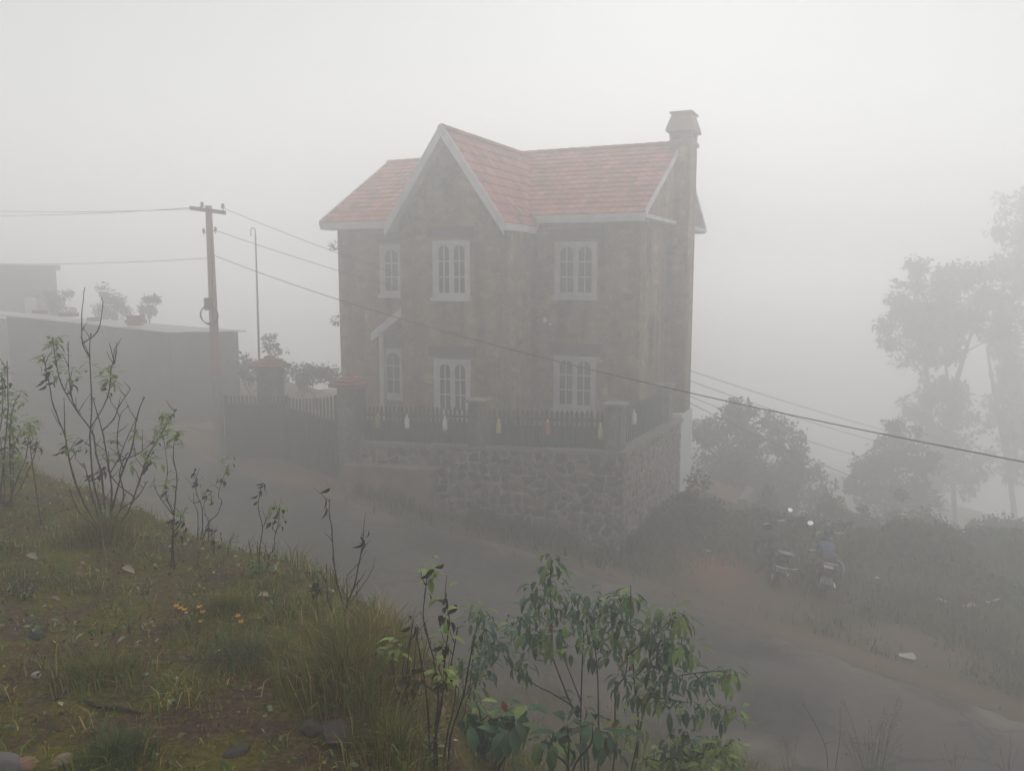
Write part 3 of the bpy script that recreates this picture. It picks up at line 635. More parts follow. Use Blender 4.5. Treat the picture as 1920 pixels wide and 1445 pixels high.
# gate: two leaves
def gate_leaf(A, B, f0, f1, label, lowsolid=.62, n=13):
    t = thing('gate_leaf', label, 'gate', (0, 0, 0)); A, B = Vector(A), Vector(B); d = B-A; e = d.normalized(); sd = Vector((-e.y, e.x, 0)).normalized(); up = Vector((0, 0, 1))
    fr = MB(); fr.tube([A, A+up*f0], .035, 6); fr.tube([B, B+up*f1], .035, 6); fr.tube([A+up*.06, B+up*.06], .03, 6); fr.tube([A+up*lowsolid*1.5, B+up*lowsolid*1.5], .03, 6); fr.build('frame', M['green'], t)
    for k in range(n):
        s_ = (k+.5)/n; p = A+d*s_; hh = f0+(f1-f0)*(s_**1.6); q = MB(); wv = e*(.034); q.prism([p-wv+up*.08, p+wv+up*.08, p+wv+up*(hh-.06), p+up*hh, p-wv+up*(hh-.06)], sd*.02); q.build('picket', M['green'], t)
    q = MB(); a, b = A+sd*.025, B+sd*.025; q.prism([a+up*.08, b+up*.08, b+up*lowsolid*1.5, a+up*lowsolid*1.5], sd*.015); q.build('panel', M['green'], t)
    return t
def flat(px, py, Y): p = at(px, py, Y); return Vector((p.x, p.y, 0))
def onp(p, dz=0.04): return Vector((p.x, p.y, gz(p.x, p.y)+dz))
gate_leaf(onp(flat(536, 800, 21.7)), onp(flat(632, 800, 20.25)), 1.75, 2.15, 'right gate leaf with picket tops rising towards the tiled pillar', .98, 15)
gate_leaf(onp(flat(424, 800, 21.6)), onp(flat(541, 800, 22.0)), 1.72, 1.72, 'left gate leaf with a level top beside the power pole', .98, 16)
# hanging bottles on the fence
def bottle(u, v, z, c, label):
    t = thing('plastic_bottle', label, 'bottle', H(u, v, z), -YAW, 'coloured bottles hung on the picket fence'); m = MB(); m.smooth = True; m.col = c
    m.lathe([(0, -.15), (.05, -.15), (.055, -.13), (.055, .05), (.04, .1), (.02, .13), (.02, .15)], 14); m.build('bottle_body', M['plasticb'], t)
    n = MB(); n.col = (.75, .74, .7); n.lathe([(.024, .14), (.024, .18), (.0, .18)], 10); n.build('bottle_cap', M['plasticb'], t)
    n = MB(); n.tube([(0, 0, .18), (.0, .02, .26), (.0, .08, .30)], .004, 4); n.build('hanging_wire', M['iron'], t)
bottle(-5.23, VW+.02, .98, (.34, .33, .06), 'dull yellow bottle hung at the left end of the front fence')
bottle(-4.42, VW+.02, 1.02, (.8, .8, .78), 'left of the two white bottles hung on the fence left of the middle pillar')
bottle(-3.40, VW+.02, 1.05, (.74, .72, .74), 'white bottle hung on the fence close to the left of the middle pillar')
bottle(-2.03, VW+.02, 1.08, (.5, .45, .08), 'yellow bottle hung on the fence just right of the middle pillar')
bottle(-.85, VW+.02, 1.14, (.5, .10, .11), 'red bottle hung halfway along the fence right of the middle pillar')
bottle(.36, VW+.02, 1.15, (.5, .46, .08), 'yellow bottle hung on the fence against the corner pillar')
bottle(.75, VW+1.2, 1.3, (.75, .76, .74), 'white bottle hung on the side fence behind the corner pillar')
# ------------------------------------------------------------------ power pole and cables
PB = Vector((-7.84, 21.75, 0)); PB.z = gz(PB.x, PB.y)-.05; PTOP = at(391, 386, 21.85)
M['polec'] = mat('reddish_concrete', (.34,.19,.15), (.24,.13,.105), 2.5, .9, .3)
pole = thing('power_pole', 'reddish concrete power pole with a crossarm and a coil of cable beside the gate', 'power pole', PB)
def pl(t): return (PTOP-PB)*t
m = MB(); m.tube([pl(0), pl(.34)], [.145, .13], 10); m.build('whitewashed_foot', M['coping'], pole)
m = MB(); m.tube([pl(.34), pl(1.0)], [.127, .082], 10); m.build('shaft', M['polec'], pole)
def pp(x, y): return at(x, y, 21.72)-PB
m = MB(); a, b = pp(358, 394), pp(424, 403); m.prism([a, b, b+Vector((0, 0, .1)), a+Vector((0, 0, .1))], (0, -.09, 0)); arm = m.build('crossarm', M['iron'], pole)
def insul(p, par, s=1):
    g = MB(); g.smooth = True; g.lathe([(.0, -.08*s), (.012, -.08*s), (.012, 0), (.045*s, 0), (.055*s, .03*s), (.03*s, .05*s), (.05*s, .08*s), (.03*s, .12*s), (0, .13*s)], 10, Matrix.Translation(p)); g.build('insulator', M['porc2'], par)
M['porc2'] = mat('brown_porcelain', (.16,.09,.07), (.12,.07,.05), 5, .3, spec=.5)
for x, y in ((379, 388), (418, 391)): insul(pp(x, y), arm)
for x, y in ((382, 436), (404, 433)):
    m = MB(); m.tube([pl(.9), pp(x, y)], .012, 5); k = m.build('bracket', M['iron'], pole); insul(pp(x, y), k, .8)
m = MB(); m.box((-.11, -.08, -.16), (.09, .06, .16), Matrix.Translation(pp(392, 570)), bev=.02); m.build('junction_box', M['iron'], pole)
m = MB()
for k in range(5): m.torus(pp(396+k*.6, 590)+Vector((0, -.17-.012*k, 0)), (.15*k-.3, 1, .1), .21+.012*k, .012, 22, 5, 1)
m.build('cable_coil', M['wire'], pole)
m = MB(); m.tube([pp(398, 445)+Vector((0, -.05, 0)), pp(400, 520)+Vector((0, -.05, 0)), pp(401, 600)+Vector((0, -.08, 0))], .014, 5); m.build('down_cable', M['wire'], pole)
def cable(A, B, sag, label, r=.007):
    A, B = Vector(A), Vector(B); n = 26; m = MB()
    m.tube([A.lerp(B, i/n)-Vector((0, 0, sag*4*(i/n)*(1-i/n))) for i in range(n+1)], r, 5)
    return tag(m.build('overhead_cable', M['wire']), label, 'cable', 'cables strung from the power pole and the house')
ins = H(-2.55, -.17, 3.28)
cable(pp(418, 390)+PB, ins, .15, 'upper of the two thin cables from the crossarm of the pole to the house wall')
cable(pp(404, 432)+PB, ins-Vector((0, 0, .12)), .15, 'lower of the two thin cables from below the crossarm to the house wall')
cable(pl(.815)+PB, at(2350, 945, 8.2), .42, 'thick black cable crossing in front of the house down to the right edge', .008)
cable(ins, at(1820, 846, 34), .25, 'topmost thin cable running from the bay wall over the bushes on the right', .010)
cable(ins-Vector((0, 0, .1)), at(1790, 862, 33), .35, 'middle thin cable running from the bay wall over the bushes on the right', .010)
cable(ins-Vector((0, 0, .25)), at(1760, 890, 32), .5, 'lowest of the thin cables running from the bay wall over the right bushes', .010)
cable(H(.64, 2.3, 1.0), at(1780, 958, 27), .2, 'cable leaving the house near its whitewashed base towards the round bush', .010)
cable(pp(359, 392)+PB, at(-300, 374, 36), .25, 'topmost faint cable running from the crossarm off to the left')
cable(pp(379, 388)+PB, at(-300, 392, 35), .25, 'second faint cable running from the crossarm off to the left')
cable(pl(.8)+PB, at(-300, 478, 33), .25, 'faint cable running left from the middle of the pole over the shed roof')
# slim mast with a hooked top behind the gate
mb0 = at(486, 700, 26); mb0.z = gz(mb0.x, mb0.y)
t = thing('mast', 'slim bare metal mast with a hooked top behind the gate', 'mast', mb0)
tp = at(479, 440, 26)-mb0; m = MB(); m.tube([(0, 0, 0), tp*.5, tp], [.045, .035, .022], 8); m.build('pipe', M['iron'], t)
m = MB(); m.tube([tp]+[tp+Vector((-.07+.07*math.cos(a), 0, .14+.07*math.sin(a))) for a in (0, .8, 1.6, 2.4, 3.1)]+[tp+Vector((-.14, 0, -.05))], .016, 6); m.build('hook', M['iron'], t)
m = MB(); m.box((-.14, -.14, -.05), (.14, .14, .06)); m.build('foot', M['coping'], t)
# ------------------------------------------------------------------ sheds on the left
def corr(mb, A, B, zb, n=70, amp=.018):
    A, B = Vector(A), Vector(B); d = B-A; sd = Vector((-d.y, d.x, 0)).normalized(); lo, hi = [], []
    for i in range(n*4+1):
        t_ = i/(n*4); p = A+d*t_+sd*amp*math.sin(t_*n*2*math.pi); hi.append(p); lo.append(Vector((p.x, p.y, zb)))
    k = len(lo); mb.add(lo+hi, [(i, i+1, k+i+1, k+i) for i in range(k-1)])
A, B, Cc = at(320, 626, 24.6), at(12, 594, 26.4), at(446, 623, 28.0); Dd = B+(Cc-A); Dd.z -= .12; Cc.z += .0
shed = thing('metal_shed', 'long grey sheet metal shed with bricks lying on its pale roof', 'shed', (A.x, A.y, 0)); o_ = Vector((A.x, A.y, 0))
m = MB(); m.open = True; corr(m, B-o_, A-o_, .3); corr(m, A-o_, Cc-o_, .3, 34); corr(m, Cc-o_, Dd-o_, .3); corr(m, Dd-o_, B-o_, .3, 34); m.build('wall', M['metal'], shed)
m = MB(); f = (A+B)/2-(Cc+Dd)/2; f.z = 0; f.normalize(); e_ = (A-B).normalized()
q = [B+f*.15-e_*.1, A+f*.15+e_*.05, Cc-f*.15+e_*.25, Dd-f*.15-e_*.1]; m.prism([p-o_+Vector((0, 0, .035)) for p in q], (0, 0, .03)); m.build('roof', M['metalroof'], shed)
m = MB(); cA = A-o_+f*.03; m.tube([cA, Vector((cA.x, cA.y, .3))], .05, 8); m.build('corner_post', M['metal'], shed)
def roofpt(px, py):
    r = ray(px, py); n = (A-B).cross(Cc-A).normalized(); o = Vector((0, 0, CAMZ)); k = (B-o).dot(n)/r.dot(n); return o+r*k
BL = [(34, 592, .45, 'brick lying at the far left end of the shed roof'), (92, 593, .6, 'long flat brick slab second from the left on the shed roof'), (166, 604, .34, 'small brick left of centre at the edge of the shed roof'), (222, 600, .62, 'reddish brick pile standing back on the shed roof'), (243, 611, .42, 'brick nearest the right end at the edge of the shed roof')]
for px, py, L_, lab in BL:
    t_ = min(max((px-12)/308, .02), .98); P = B.lerp(A, t_)-f*(.35 if 'edge' in lab else .9)+Vector((0, 0, .10)); m = MB()
    for k in range(2 if 'pile' in lab else 1): m.box((-L_/2+k*.06, -.12, k*.13), (L_/2-k*.05, .12, .12+k*.13), Matrix.Rotation(random.uniform(-.2, .3), 4, 'Z'), bev=.012)
    tag(m.build('brick', M['brick'], None, P, math.atan2(e_.y, e_.x)), lab, 'brick', 'bricks weighing down the shed roof')
A2 = at(10, 600, 27.6); B2 = at(-420, 560, 30); off = (Cc-A); t = thing('side_shed', 'paler neighbouring shed cut off by the left edge of the picture', 'shed', (A2.x, A2.y, 0)); o2 = Vector((A2.x, A2.y, 0))
m = MB(); m.open = True; corr(m, B2-o2, A2-o2, .3); corr(m, A2-o2, A2+off-o2, .3, 34); m.build('wall', M['metalroof'], t)
m = MB(); m.prism([p-o2+Vector((0, 0, .03)) for p in (B2+f*.1, A2+f*.1, A2+off, B2+off)], (0, 0, .03)); m.build('roof', M['metalroof'], t)
# faint house far behind the shed
c = at(104, 497, 40); hb_ = thing('distant_house', 'faint flat roofed house far behind the shed at the left edge', 'house', (c.x, c.y, 0), .5)
m = MB(); m.box((-9, 0, 0), (0, 6, c.z-.2)); m.build('wall', M['plaster_d'] if 'plaster_d' in M else M['concrete'], hb_)
m = MB(); m.box((-9.3, -.3, c.z-.2), (.2, 6.3, c.z)); m.build('roof', M['coping'], hb_)
for x in (-1.4, -4): 
    m = MB(); m.box((x, -.03, c.z-3.2), (x+.5, .0, c.z-1.5)); m.build('window', M['frame'], hb_)
# ------------------------------------------------------------------ trees and shrubs
GREENS = [(.035,.05,.022), (.05,.065,.028), (.028,.038,.02), (.06,.07,.035), (.045,.045,.025)]
def crown_mesh(clumps, base, Y, leaf, dens, spread=1.0, cols=GREENS, droop=.3):
    m = MB(); m.open = True
    for cx, cy, r in clumps:
        rm = r*Y/F; C = at(cx, cy, Y+random.uniform(-1, 1)*spread); n = int(dens*(rm/leaf)**2); 
        subs = [(C+Vector((random.gauss(0, .5), random.gauss(0, .6), random.gauss(0, .5)))*rm, rm*random.uniform(.3, .75)) for _ in range(max(5, int(5+rm*9)))]
        for k in range(n):
            sc, sr = random.choice(subs); d = Vector((random.gauss(0, 1), random.gauss(0, 1), random.gauss(0, .85))); d *= sr*random.random()**.4/max(d.length, .01)
            p = sc+d-base; b = random.choice(cols); g = random.uniform(.7, 1.3); m.col = tuple(x*g for x in b)
            a = Vector((random.gauss(0, 1), random.gauss(0, 1), random.gauss(-droop, .8))).normalized(); s_ = a.cross(Vector((random.gauss(0, 1), random.gauss(0, 1), random.gauss(0, 1)))).normalized(); L_ = leaf*random.uniform(.6, 1.3); w_ = L_*.24
            m.add([p, p+a*L_*.5+s_*w_, p+a*L_, p+a*L_*.5-s_*w_], [(0, 1, 2, 3)])
    return m
def tree(name, label, cat, bx, by, Y, trunks, clumps, leaf, dens, group=None, tr=.16, cols=GREENS, droop=.3):
    b = at(bx, by, Y); b.z = gz(b.x, b.y); t = thing(name, label, cat, b, 0, group); m = MB()
    for tk in trunks:
        pts = [at(x, y, Y+.4*math.sin(i*1.3+x))-b for i, (x, y) in enumerate(tk)]; pts.insert(0, Vector((random.uniform(-.1, .1), 0, -.3))) if tk[0] == (bx, by) else None
        k = len(pts); m.tube(pts, [tr*(1-.75*i/(k-1)) for i in range(k)], 7)
        tr_ = tr
    # limbs from the trunk into every clump
    tops = [at(x, y, Y)-b for tk in trunks for x, y in tk]
    for cx, cy, r in clumps:
        c = at(cx, cy, Y)-b; s_ = min(tops, key=lambda q: (q-c).length+max(0, q.z-c.z)*2); mid = s_.lerp(c, .5)+Vector((0, random.uniform(-.2, .2), -.12*(c-s_).length)); m.tube([s_, mid, c], [tr*.3, tr*.2, tr*.08], 5)
        for k in range(4):
            e = c+Vector((random.gauss(0, 1), random.gauss(0, 1), random.gauss(0, 1)))*r*Y/F*.6; m.tube([c.lerp(s_, .2), c.lerp(e, .6)+Vector((0, 0, .03)), e], [tr*.12, tr*.08, tr*.04], 4)
    m.build('trunk' if cat == 'tree' else 'stems', M['bark'], t)
    crown_mesh(clumps, b, Y, leaf, dens, cols=cols, droop=droop).build('crown' if cat == 'tree' else 'foliage', M['crown'], t)
    return t
def z3(l): return [(1280+x*.4153, 360+y*.4153, r*.4153) for x, y, r in l]
tree('tall_tree', 'tall airy tree with two slim trunks standing in the fog on the right', 'tree', 1792, 985, 45, [[(1792, 985), (1785, 880), (1780, 760), (1770, 640), (1765, 560)], [(1750, 960), (1748, 820), (1738, 700), (1725, 600), (1720, 530)], [(1780, 760), (1810, 660), (1840, 570)]],
     z3([(1060,340,60),(1300,370,70),(1370,340,40),(1030,480,90),(1200,450,85),(1400,500,85),(960,600,70),(1100,600,90),(1280,600,85),(1430,600,65),(1050,720,75),(1180,720,75),(930,690,40),(1110,870,65),(1220,870,50),(1090,990,70),(1030,1000,40),(1190,1000,55),(1230,1120,80),(1180,1230,85),(1290,1300,85),(1130,1330,90),(1340,1200,50),(1150,930,55),(1160,1060,60),(1250,1010,50),(1080,1130,50),(1240,940,45),(1130,640,80),(1220,560,85),(1330,520,70),(1100,520,80),(980,530,55),(1180,370,45)]), .34, 62, tr=.17, droop=.6)
tree('tall_tree', 'tall tree at the right edge rising highest into the fog', 'tree', 1905, 985, 48, [[(1905, 985), (1890, 860), (1880, 740), (1900, 560), (1915, 420)], [(1890, 860), (1865, 740), (1850, 650)]],
     z3([(1530,60,70),(1480,150,80),(1540,230,80),(1430,185,35),(1500,380,45),(1560,420,60),(1440,660,60),(1480,800,75),(1510,930,90),(1430,990,60),(1480,1200,60),(1540,830,80),(1570,1050,90),(1620,300,120),(1640,600,100),(1540,1240,70),(1470,870,60),(1490,1060,60),(1500,1130,60),(1440,740,50),(1500,700,60),(1500,560,60),(1540,320,70)]), .36, 58, tr=.2, droop=.6)
tree('round_bush', 'large rounded bush behind the whitewashed base of the house', 'bush', 1420, 975, 31, [[(1420, 975), (1410, 900), (1390, 830)], [(1420, 975), (1450, 880), (1470, 830)], [(1415, 970), (1350, 880)]],
     z3([(220,985,55),(300,1000,55),(390,1020,40),(130,1085,75),(280,1090,95),(430,1110,85),(510,1190,65),(180,1220,120),(330,1250,130),(450,1270,110),(560,1320,80),(80,1060,40),(620,1390,60),(250,1380,120),(420,1400,110),(100,1340,90)]), .22, 75, tr=.1)
tree('round_bush', 'dark bush at the foot of the tall airy tree', 'bush', 1670, 985, 33, [[(1670, 985), (1668, 920), (1680, 850)], [(1670, 985), (1640, 910)], [(1672, 980), (1720, 900)]],
     z3([(945,1070,40),(950,1140,80),(890,1250,90),(820,1300,65),(1000,1270,100),(780,1340,50),(930,1370,95),(1060,1200,70),(1060,1360,90)]), .22, 75, tr=.1)
SH = [('low bush left of the two motorcycles at the end of the retaining wall', 1300, 985, 19.6, [(1275, 958, 30), (1310, 955, 34), (1290, 985, 36), (1330, 985, 26), (1250, 985, 22)]),
      ('low bush directly behind the black motorcycle', 1420, 975, 24, [(1385, 975, 30), (1425, 965, 34), (1460, 978, 30), (1350, 985, 26)]),
      ('low bush behind the blue motorcycle', 1560, 985, 25, [(1530, 975, 30), (1570, 965, 32), (1605, 980, 30)]),
      ('broad hedge bush right of the blue motorcycle', 1690, 1000, 25, [(1640, 1005, 30), (1680, 990, 36), (1730, 1000, 36), (1770, 1015, 30)]),
      ('low bush near the right edge below the tallest tree', 1850, 1005, 24, [(1810, 1015, 30), (1850, 1000, 38), (1895, 1010, 38), (1940, 1005, 40)])]
for lab, bx, by, Y, cl in SH: tree('low_bush', lab, 'bush', bx, by, Y, [[(bx, by), (bx-6, by-15), (bx-15, by-35)], [(bx, by), (bx+15, by-30)]], cl, .12, 80, 'low bushes along the edge of the slope', .04)
LS = [('faint bush above the left part of the shed roof', 112, 600, 34, [(108, 566, 20), (118, 588, 20)]), ('faint feathery bush above the middle of the shed roof', 202, 600, 33, [(205, 563, 18), (190, 585, 20), (220, 585, 20)]), ('faint rounded small tree standing alone above the shed roof', 280, 605, 32, [(280, 570, 16), (272, 585, 14), (290, 562, 10)]),
      ('leafy hedge bush behind the left gate pillar', 470, 740, 26.5, [(455, 688, 16), (478, 690, 20), (500, 700, 22), (525, 690, 18)]), ('sparse sapling rising behind the left gate pillar', 512, 740, 27.5, [(506, 632, 9), (500, 643, 8), (515, 652, 9), (505, 660, 7), (522, 664, 8)]),
      ('hedge bush behind the picket tops of the gate', 590, 740, 27, [(555, 692, 16), (580, 700, 18), (605, 700, 16), (622, 706, 16), (570, 715, 20)])]
for lab, bx, by, Y, cl in LS: tree('shrub', lab, 'bush', bx, by, Y, [[(bx, by), (cl[0][0], cl[0][1]+25), (cl[0][0], cl[0][1])], [(bx, by), (cl[-1][0], cl[-1][1])]], cl, .15, 60, None, .035)
# ------------------------------------------------------------------ motorcycles
def motorcycle(label, loc, head, lean, steer, body, brightside, rack):
    t = thing('motorcycle', label, 'motorcycle', loc, 0, 'motorcycles parked on the verge'); t.rotation_euler = (Matrix.Rotation(-head, 4, 'Z') @ Matrix.Rotation(-lean, 4, 'Y')).to_euler()
    def wheel(M4, par):
        w = MB(); w.smooth = True; w.torus((0, 0, 0), (1, 0, 0), .245, .055, 30, 10, 1.0); w.v = [tuple(M4 @ Vector(p)) for p in w.v]; o = w.build('wheel', M['rubber'], par)
        r = MB(); r.torus((0, 0, 0), (1, 0, 0), .20, .016, 26, 6, 1.8); r.lathe([(0, -.07), (.05, -.07), (.06, 0), (.05, .07), (0, .07)], 12, Matrix.Rotation(R(90), 4, 'Y'))
        for k in range(12): a = k*math.pi/6; r.tube([(0.02*(-1)**k, .04*math.cos(a), .04*math.sin(a)), (0, .195*math.cos(a+.1), .195*math.sin(a+.1))], .004, 4)
        r.v = [tuple(M4 @ Vector(p)) for p in r.v]; r.build('rim', M['chrome'], o); return o
    wheel(Matrix.Translation((0, 0, .30)), t)
    piv = Vector((0, 1.02, .9)); ST = Matrix.Translation(piv) @ Matrix.Rotation(steer, 4, Vector((0, -.42, .9)).normalized()) @ Matrix.Translation(-piv)
    wheel(ST @ Matrix.Translation((0, 1.27, .30)), t)
    def sv(m): m.v = [tuple(ST @ Vector(p)) for p in m.v]; return m
    m = MB()
    for s in (1, -1): m.tube([(s*.09, 1.27, .30), (s*.09, 1.06, .86)], .024, 8)
    sv(m).build('fork', M['chrome'], t)
    m = MB(); m.smooth = True
    for a0 in range(10):
        pass
    pts = [(0, 1.27+.34*math.cos(a), .30+.34*math.sin(a)) for a in [R(15+14*k) for k in range(10)]]; vs = []
    for p in pts: vs += [Vector(p)+Vector((x, 0, -abs(x)*.35)) for x in (-.07, -.035, 0, .035, .07)]
    m.add(vs, [(i*5+j, i*5+j+1, i*5+j+6, i*5+j+5) for i in range(9) for j in range(4)]); sv(m).build('front_mudguard', body, t)
    m = MB(); hb = [(-.36, .84, 1.0), (-.30, .93, 1.02), (-.14, 1.0, 1.0), (0, 1.02, .97), (.14, 1.0, 1.0), (.30, .93, 1.02), (.36, .84, 1.0)]; m.tube(hb, .014, 8); hbo = sv(m).build('handlebar', M['chrome'], t)
    for s in (1, -1): m = MB(); m.tube([(s*.37, .81, .995), (s*.31, .92, 1.02)], .021, 8); sv(m).build('grip', M['rubber'], hbo)
    for s in (1, -1):
        m = MB(); m.tube([(s*.26, .95, 1.02), (s*.29, .98, 1.12), (s*.36, .95, 1.2)], .008, 6); mo = sv(m).build('mirror', M['black'], hbo)
        T4 = Matrix.Translation((s*.39, .93, 1.22)) @ Matrix.Rotation(R(90-(40 if s == brightside else -6)), 4, 'X'); k = MB(); k.smooth = True; k.lathe([(0, -.035), (.042, -.03), (.062, -.005), (.062, .004)], 18, T4 @ Matrix.Diagonal((1.05, .8, 1, 1))); sv(k).build('mirror_shell', M['black'], mo)
        k = MB(); k.lathe([(0, .006), (.057, .006), (.057, .009), (0, .009)], 18, T4 @ Matrix.Diagonal((1.05, .8, 1, 1))); sv(k).build('mirror_glass', M['mirror'], mo)
    m = MB(); m.smooth = True; m.lathe([(0, -.14), (.06, -.12), (.095, -.03), (.10, .03), (.0, .045)], 18, Matrix.Translation((0, 1.12, .88)) @ Matrix.Rotation(R(-90), 4, 'X')); sv(m).build('headlight', body, t)
    m = MB(); m.lathe([(0, 0), (.045, 0), (.05, .03), (0, .04)], 14, Matrix.Translation((-.055, .98, .99)) @ Matrix.Rotation(R(40), 4, 'X')); m.lathe([(0, 0), (.045, 0), (.05, .03), (0, .04)], 14, Matrix.Translation((.055, .98, .99)) @ Matrix.Rotation(R(40), 4, 'X')); sv(m).build('instrument_dials', M['black'], t)
    m = MB(); m.smooth = True
    secs = [(.42, .08, .70, .03), (.52, .12, .74, .07), (.66, .155, .765, .10), (.82, .165, .77, .11), (.94, .12, .78, .08), (1.0, .06, .78, .04)]; n = 14; vs = []
    for y, rx, z, rz in secs: vs += [(rx*math.copysign(abs(math.cos(2*math.pi*j/n))**.8, math.cos(2*math.pi*j/n)), y, z+rz*math.sin(2*math.pi*j/n)) for j in range(n)]
    m.add(vs, [(i*n+j, i*n+(j+1) % n, (i+1)*n+(j+1) % n, (i+1)*n+j) for i in range(5) for j in range(n)]+[tuple(range(n)), tuple(range(5*n, 6*n))]); m.build('fuel_tank', body, t)
    m = MB(); m.smooth = True; secs = [(-.36, .11, .82, .03), (-.28, .145, .825, .055), (-.05, .155, .81, .06), (.15, .15, .775, .055), (.35, .12, .755, .05), (.48, .08, .76, .03)]; vs = []
    for y, rx, z, rz in secs: vs += [(rx*math.copysign(abs(math.cos(2*math.pi*j/n))**.6, math.cos(2*math.pi*j/n)), y, z+rz*math.sin(2*math.pi*j/n)) for j in range(n)]
    m.add(vs, [(i*n+j, i*n+(j+1) % n, (i+1)*n+(j+1) % n, (i+1)*n+j) for i in range(5) for j in range(n)]+[tuple(range(n)), tuple(range(5*n, 6*n))]); m.build('seat', M['rubber'], t)
    m = MB(); m.prism([Vector((-.11, -.40, .74)), Vector((-.12, .4, .70)), Vector((-.12, .4, .55)), Vector((-.10, -.25, .62))], (.035, 0, 0)); m.prism([Vector((.11, -.40, .74)), Vector((.12, .4, .70)), Vector((.12, .4, .55)), Vector((.10, -.25, .62))], (-.035, 0, 0)); m.box((-.11, -.43, .62), (.11, -.1, .76), bev=.03); tail = m.build('tail_panel', body, t)
    m = MB(); m.box((-.07, -.455, .672), (.07, -.425, .735), bev=.01); m.build('tail_light', M['red'], tail)
    m = MB(); vs = []
    for k in range(9):
        a = R(175-14*k); vs += [Vector((x, .38*math.cos(a)*.95-.02, .34+.36*math.sin(a)-abs(x)*.3)) for x in (-.075, -.04, 0, .04, .075)]
    m.smooth = True; m.add(vs, [(i*5+j, i*5+j+1, i*5+j+6, i*5+j+5) for i in range(8) for j in range(4)]); mud = m.build('rear_mudguard', M['black'], t)
    m = MB(); Tp = Matrix.Translation((0, -.435, .50)) @ Matrix.Rotation(R(-12), 4, 'X'); m.box((-.10, -.004, -.055), (.10, .004, .055), Tp, bev=.003); pn = m.build('number_plate', M['plate'], mud)
    m = MB()
    for row, zz in ((0, .024), (1, -.024)):
        for k in range(4): m.box((-.075+k*.04, -.0065, zz-.016), (-.075+k*.04+.022, -.0045, zz+.016), Tp)
    m.build('plate_marks', M['black'], pn)
    for s in (1, -1):
        m = MB(); m.tube([(s*.05, -.40, .64), (s*.17, -.40, .63)], .009, 5); m.lathe([(0, -.03), (.03, -.02), (.033, .01), (0, .02)], 10, Matrix.Translation((s*.18, -.41, .63)) @ Matrix.Rotation(R(90), 4, 'X')); m.build('indicator', M['orange'], t)
    m = MB(); m.smooth = True; m.box((-.17, .42, .26), (.17, .85, .5), bev=.05); m.box((-.09, .62, .48), (.09, .86, .66), bev=.03); m.build('engine', M['iron'], t)
    m = MB(); m.tube([(0, 1.0, .86), (0, .9, .45), (0, .5, .27), (0, .35, .4)], .022, 7)
    for s in (1, -1): m.tube([(s*.09, 0, .30), (s*.09, .42, .38)], .022, 7); m.tube([(s*.1, 0.02, .33), (s*.11, .1, .66)], .026, 8)
    m.build('frame', M['black'], t)
    m = MB(); m.smooth = True; m.tube([(.13, .7, .35), (.16, .5, .25), (.17, .2, .27), (.17, -.05, .31), (.17, -.32, .36)], [.022, .022, .04, .048, .04], 12); m.build('exhaust', M['chrome'], t)
    m = MB(); m.tube([(-.12, .15, .78), (-.15, -.2, .8), (-.12, -.38, .82), (0, -.42, .83), (.12, -.38, .82), (.15, -.2, .8), (.12, .15, .78)], .012, 7); m.build('grab_rail', M['chrome'], t)
    m = MB(); m.tube([(-.08, .45, .28), (-.26, .42, .02)], .014, 6); m.build('side_stand', M['black'], t)
    m = MB(); m.tube([(-.10, .9, .62), (-.3, .88, .6), (-.32, .87, .4), (-.1, .85, .3)], .014, 6); m.tube([(.10, .9, .62), (.3, .88, .6), (.32, .87, .4), (.1, .85, .3)], .014, 6); m.build('leg_guard', M['chrome'], t)
    if rack:
        m = MB()
        for y in (-.40, -.52): m.tube([(-.15, y, .56), (-.17, y, .78), (-.13, y-.01, .84), (.13, y-.01, .84), (.17, y, .78), (.15, y, .56)], .012, 7)
        m.tube([(-.17, -.50, .57), (-.10, -.53, .555), (.14, -.53, .555), (.27, -.50, .585)], .016, 7)
        for s in (1, -1): m.tube([(s*.15, -.40, .57), (s*.15, -.52, .57)], .012, 6); m.tube([(s*.16, -.40, .78), (s*.16, -.52, .78)], .012, 6)
        m.build('rear_carrier', M['chrome'], t)
    else:
        m = MB(); m.box((-.088, -.445, .742), (.088, -.2, .768), bev=.008); m.build('tail_stripe', M['porc'], tail)
        m = MB(); m.tube([(.16, .05, .78), (.27, -.02, .76), (.3, -.1, .68), (.29, -.25, .45), (.2, -.28, .36)], .012, 7); m.build('side_guard', M['chrome'], t)
    return t
M['orange'] = mat('orange_lens', (.25,.10,.02), (.2,.08,.02), 9, .3, spec=.5)
b1p = on(5.12, 15.66, -.01); b2p = on(5.92, 15.22, -.01)
motorcycle('black motorcycle with a chrome rear carrier, leaning on its stand nearer the wall', b1p, R(7), R(-10), R(32), M['black'], 1, True)
motorcycle('blue motorcycle with a white stripe on its tail, parked to the right', b2p, R(19), R(-8), R(18), M['bluep'], -1, False)
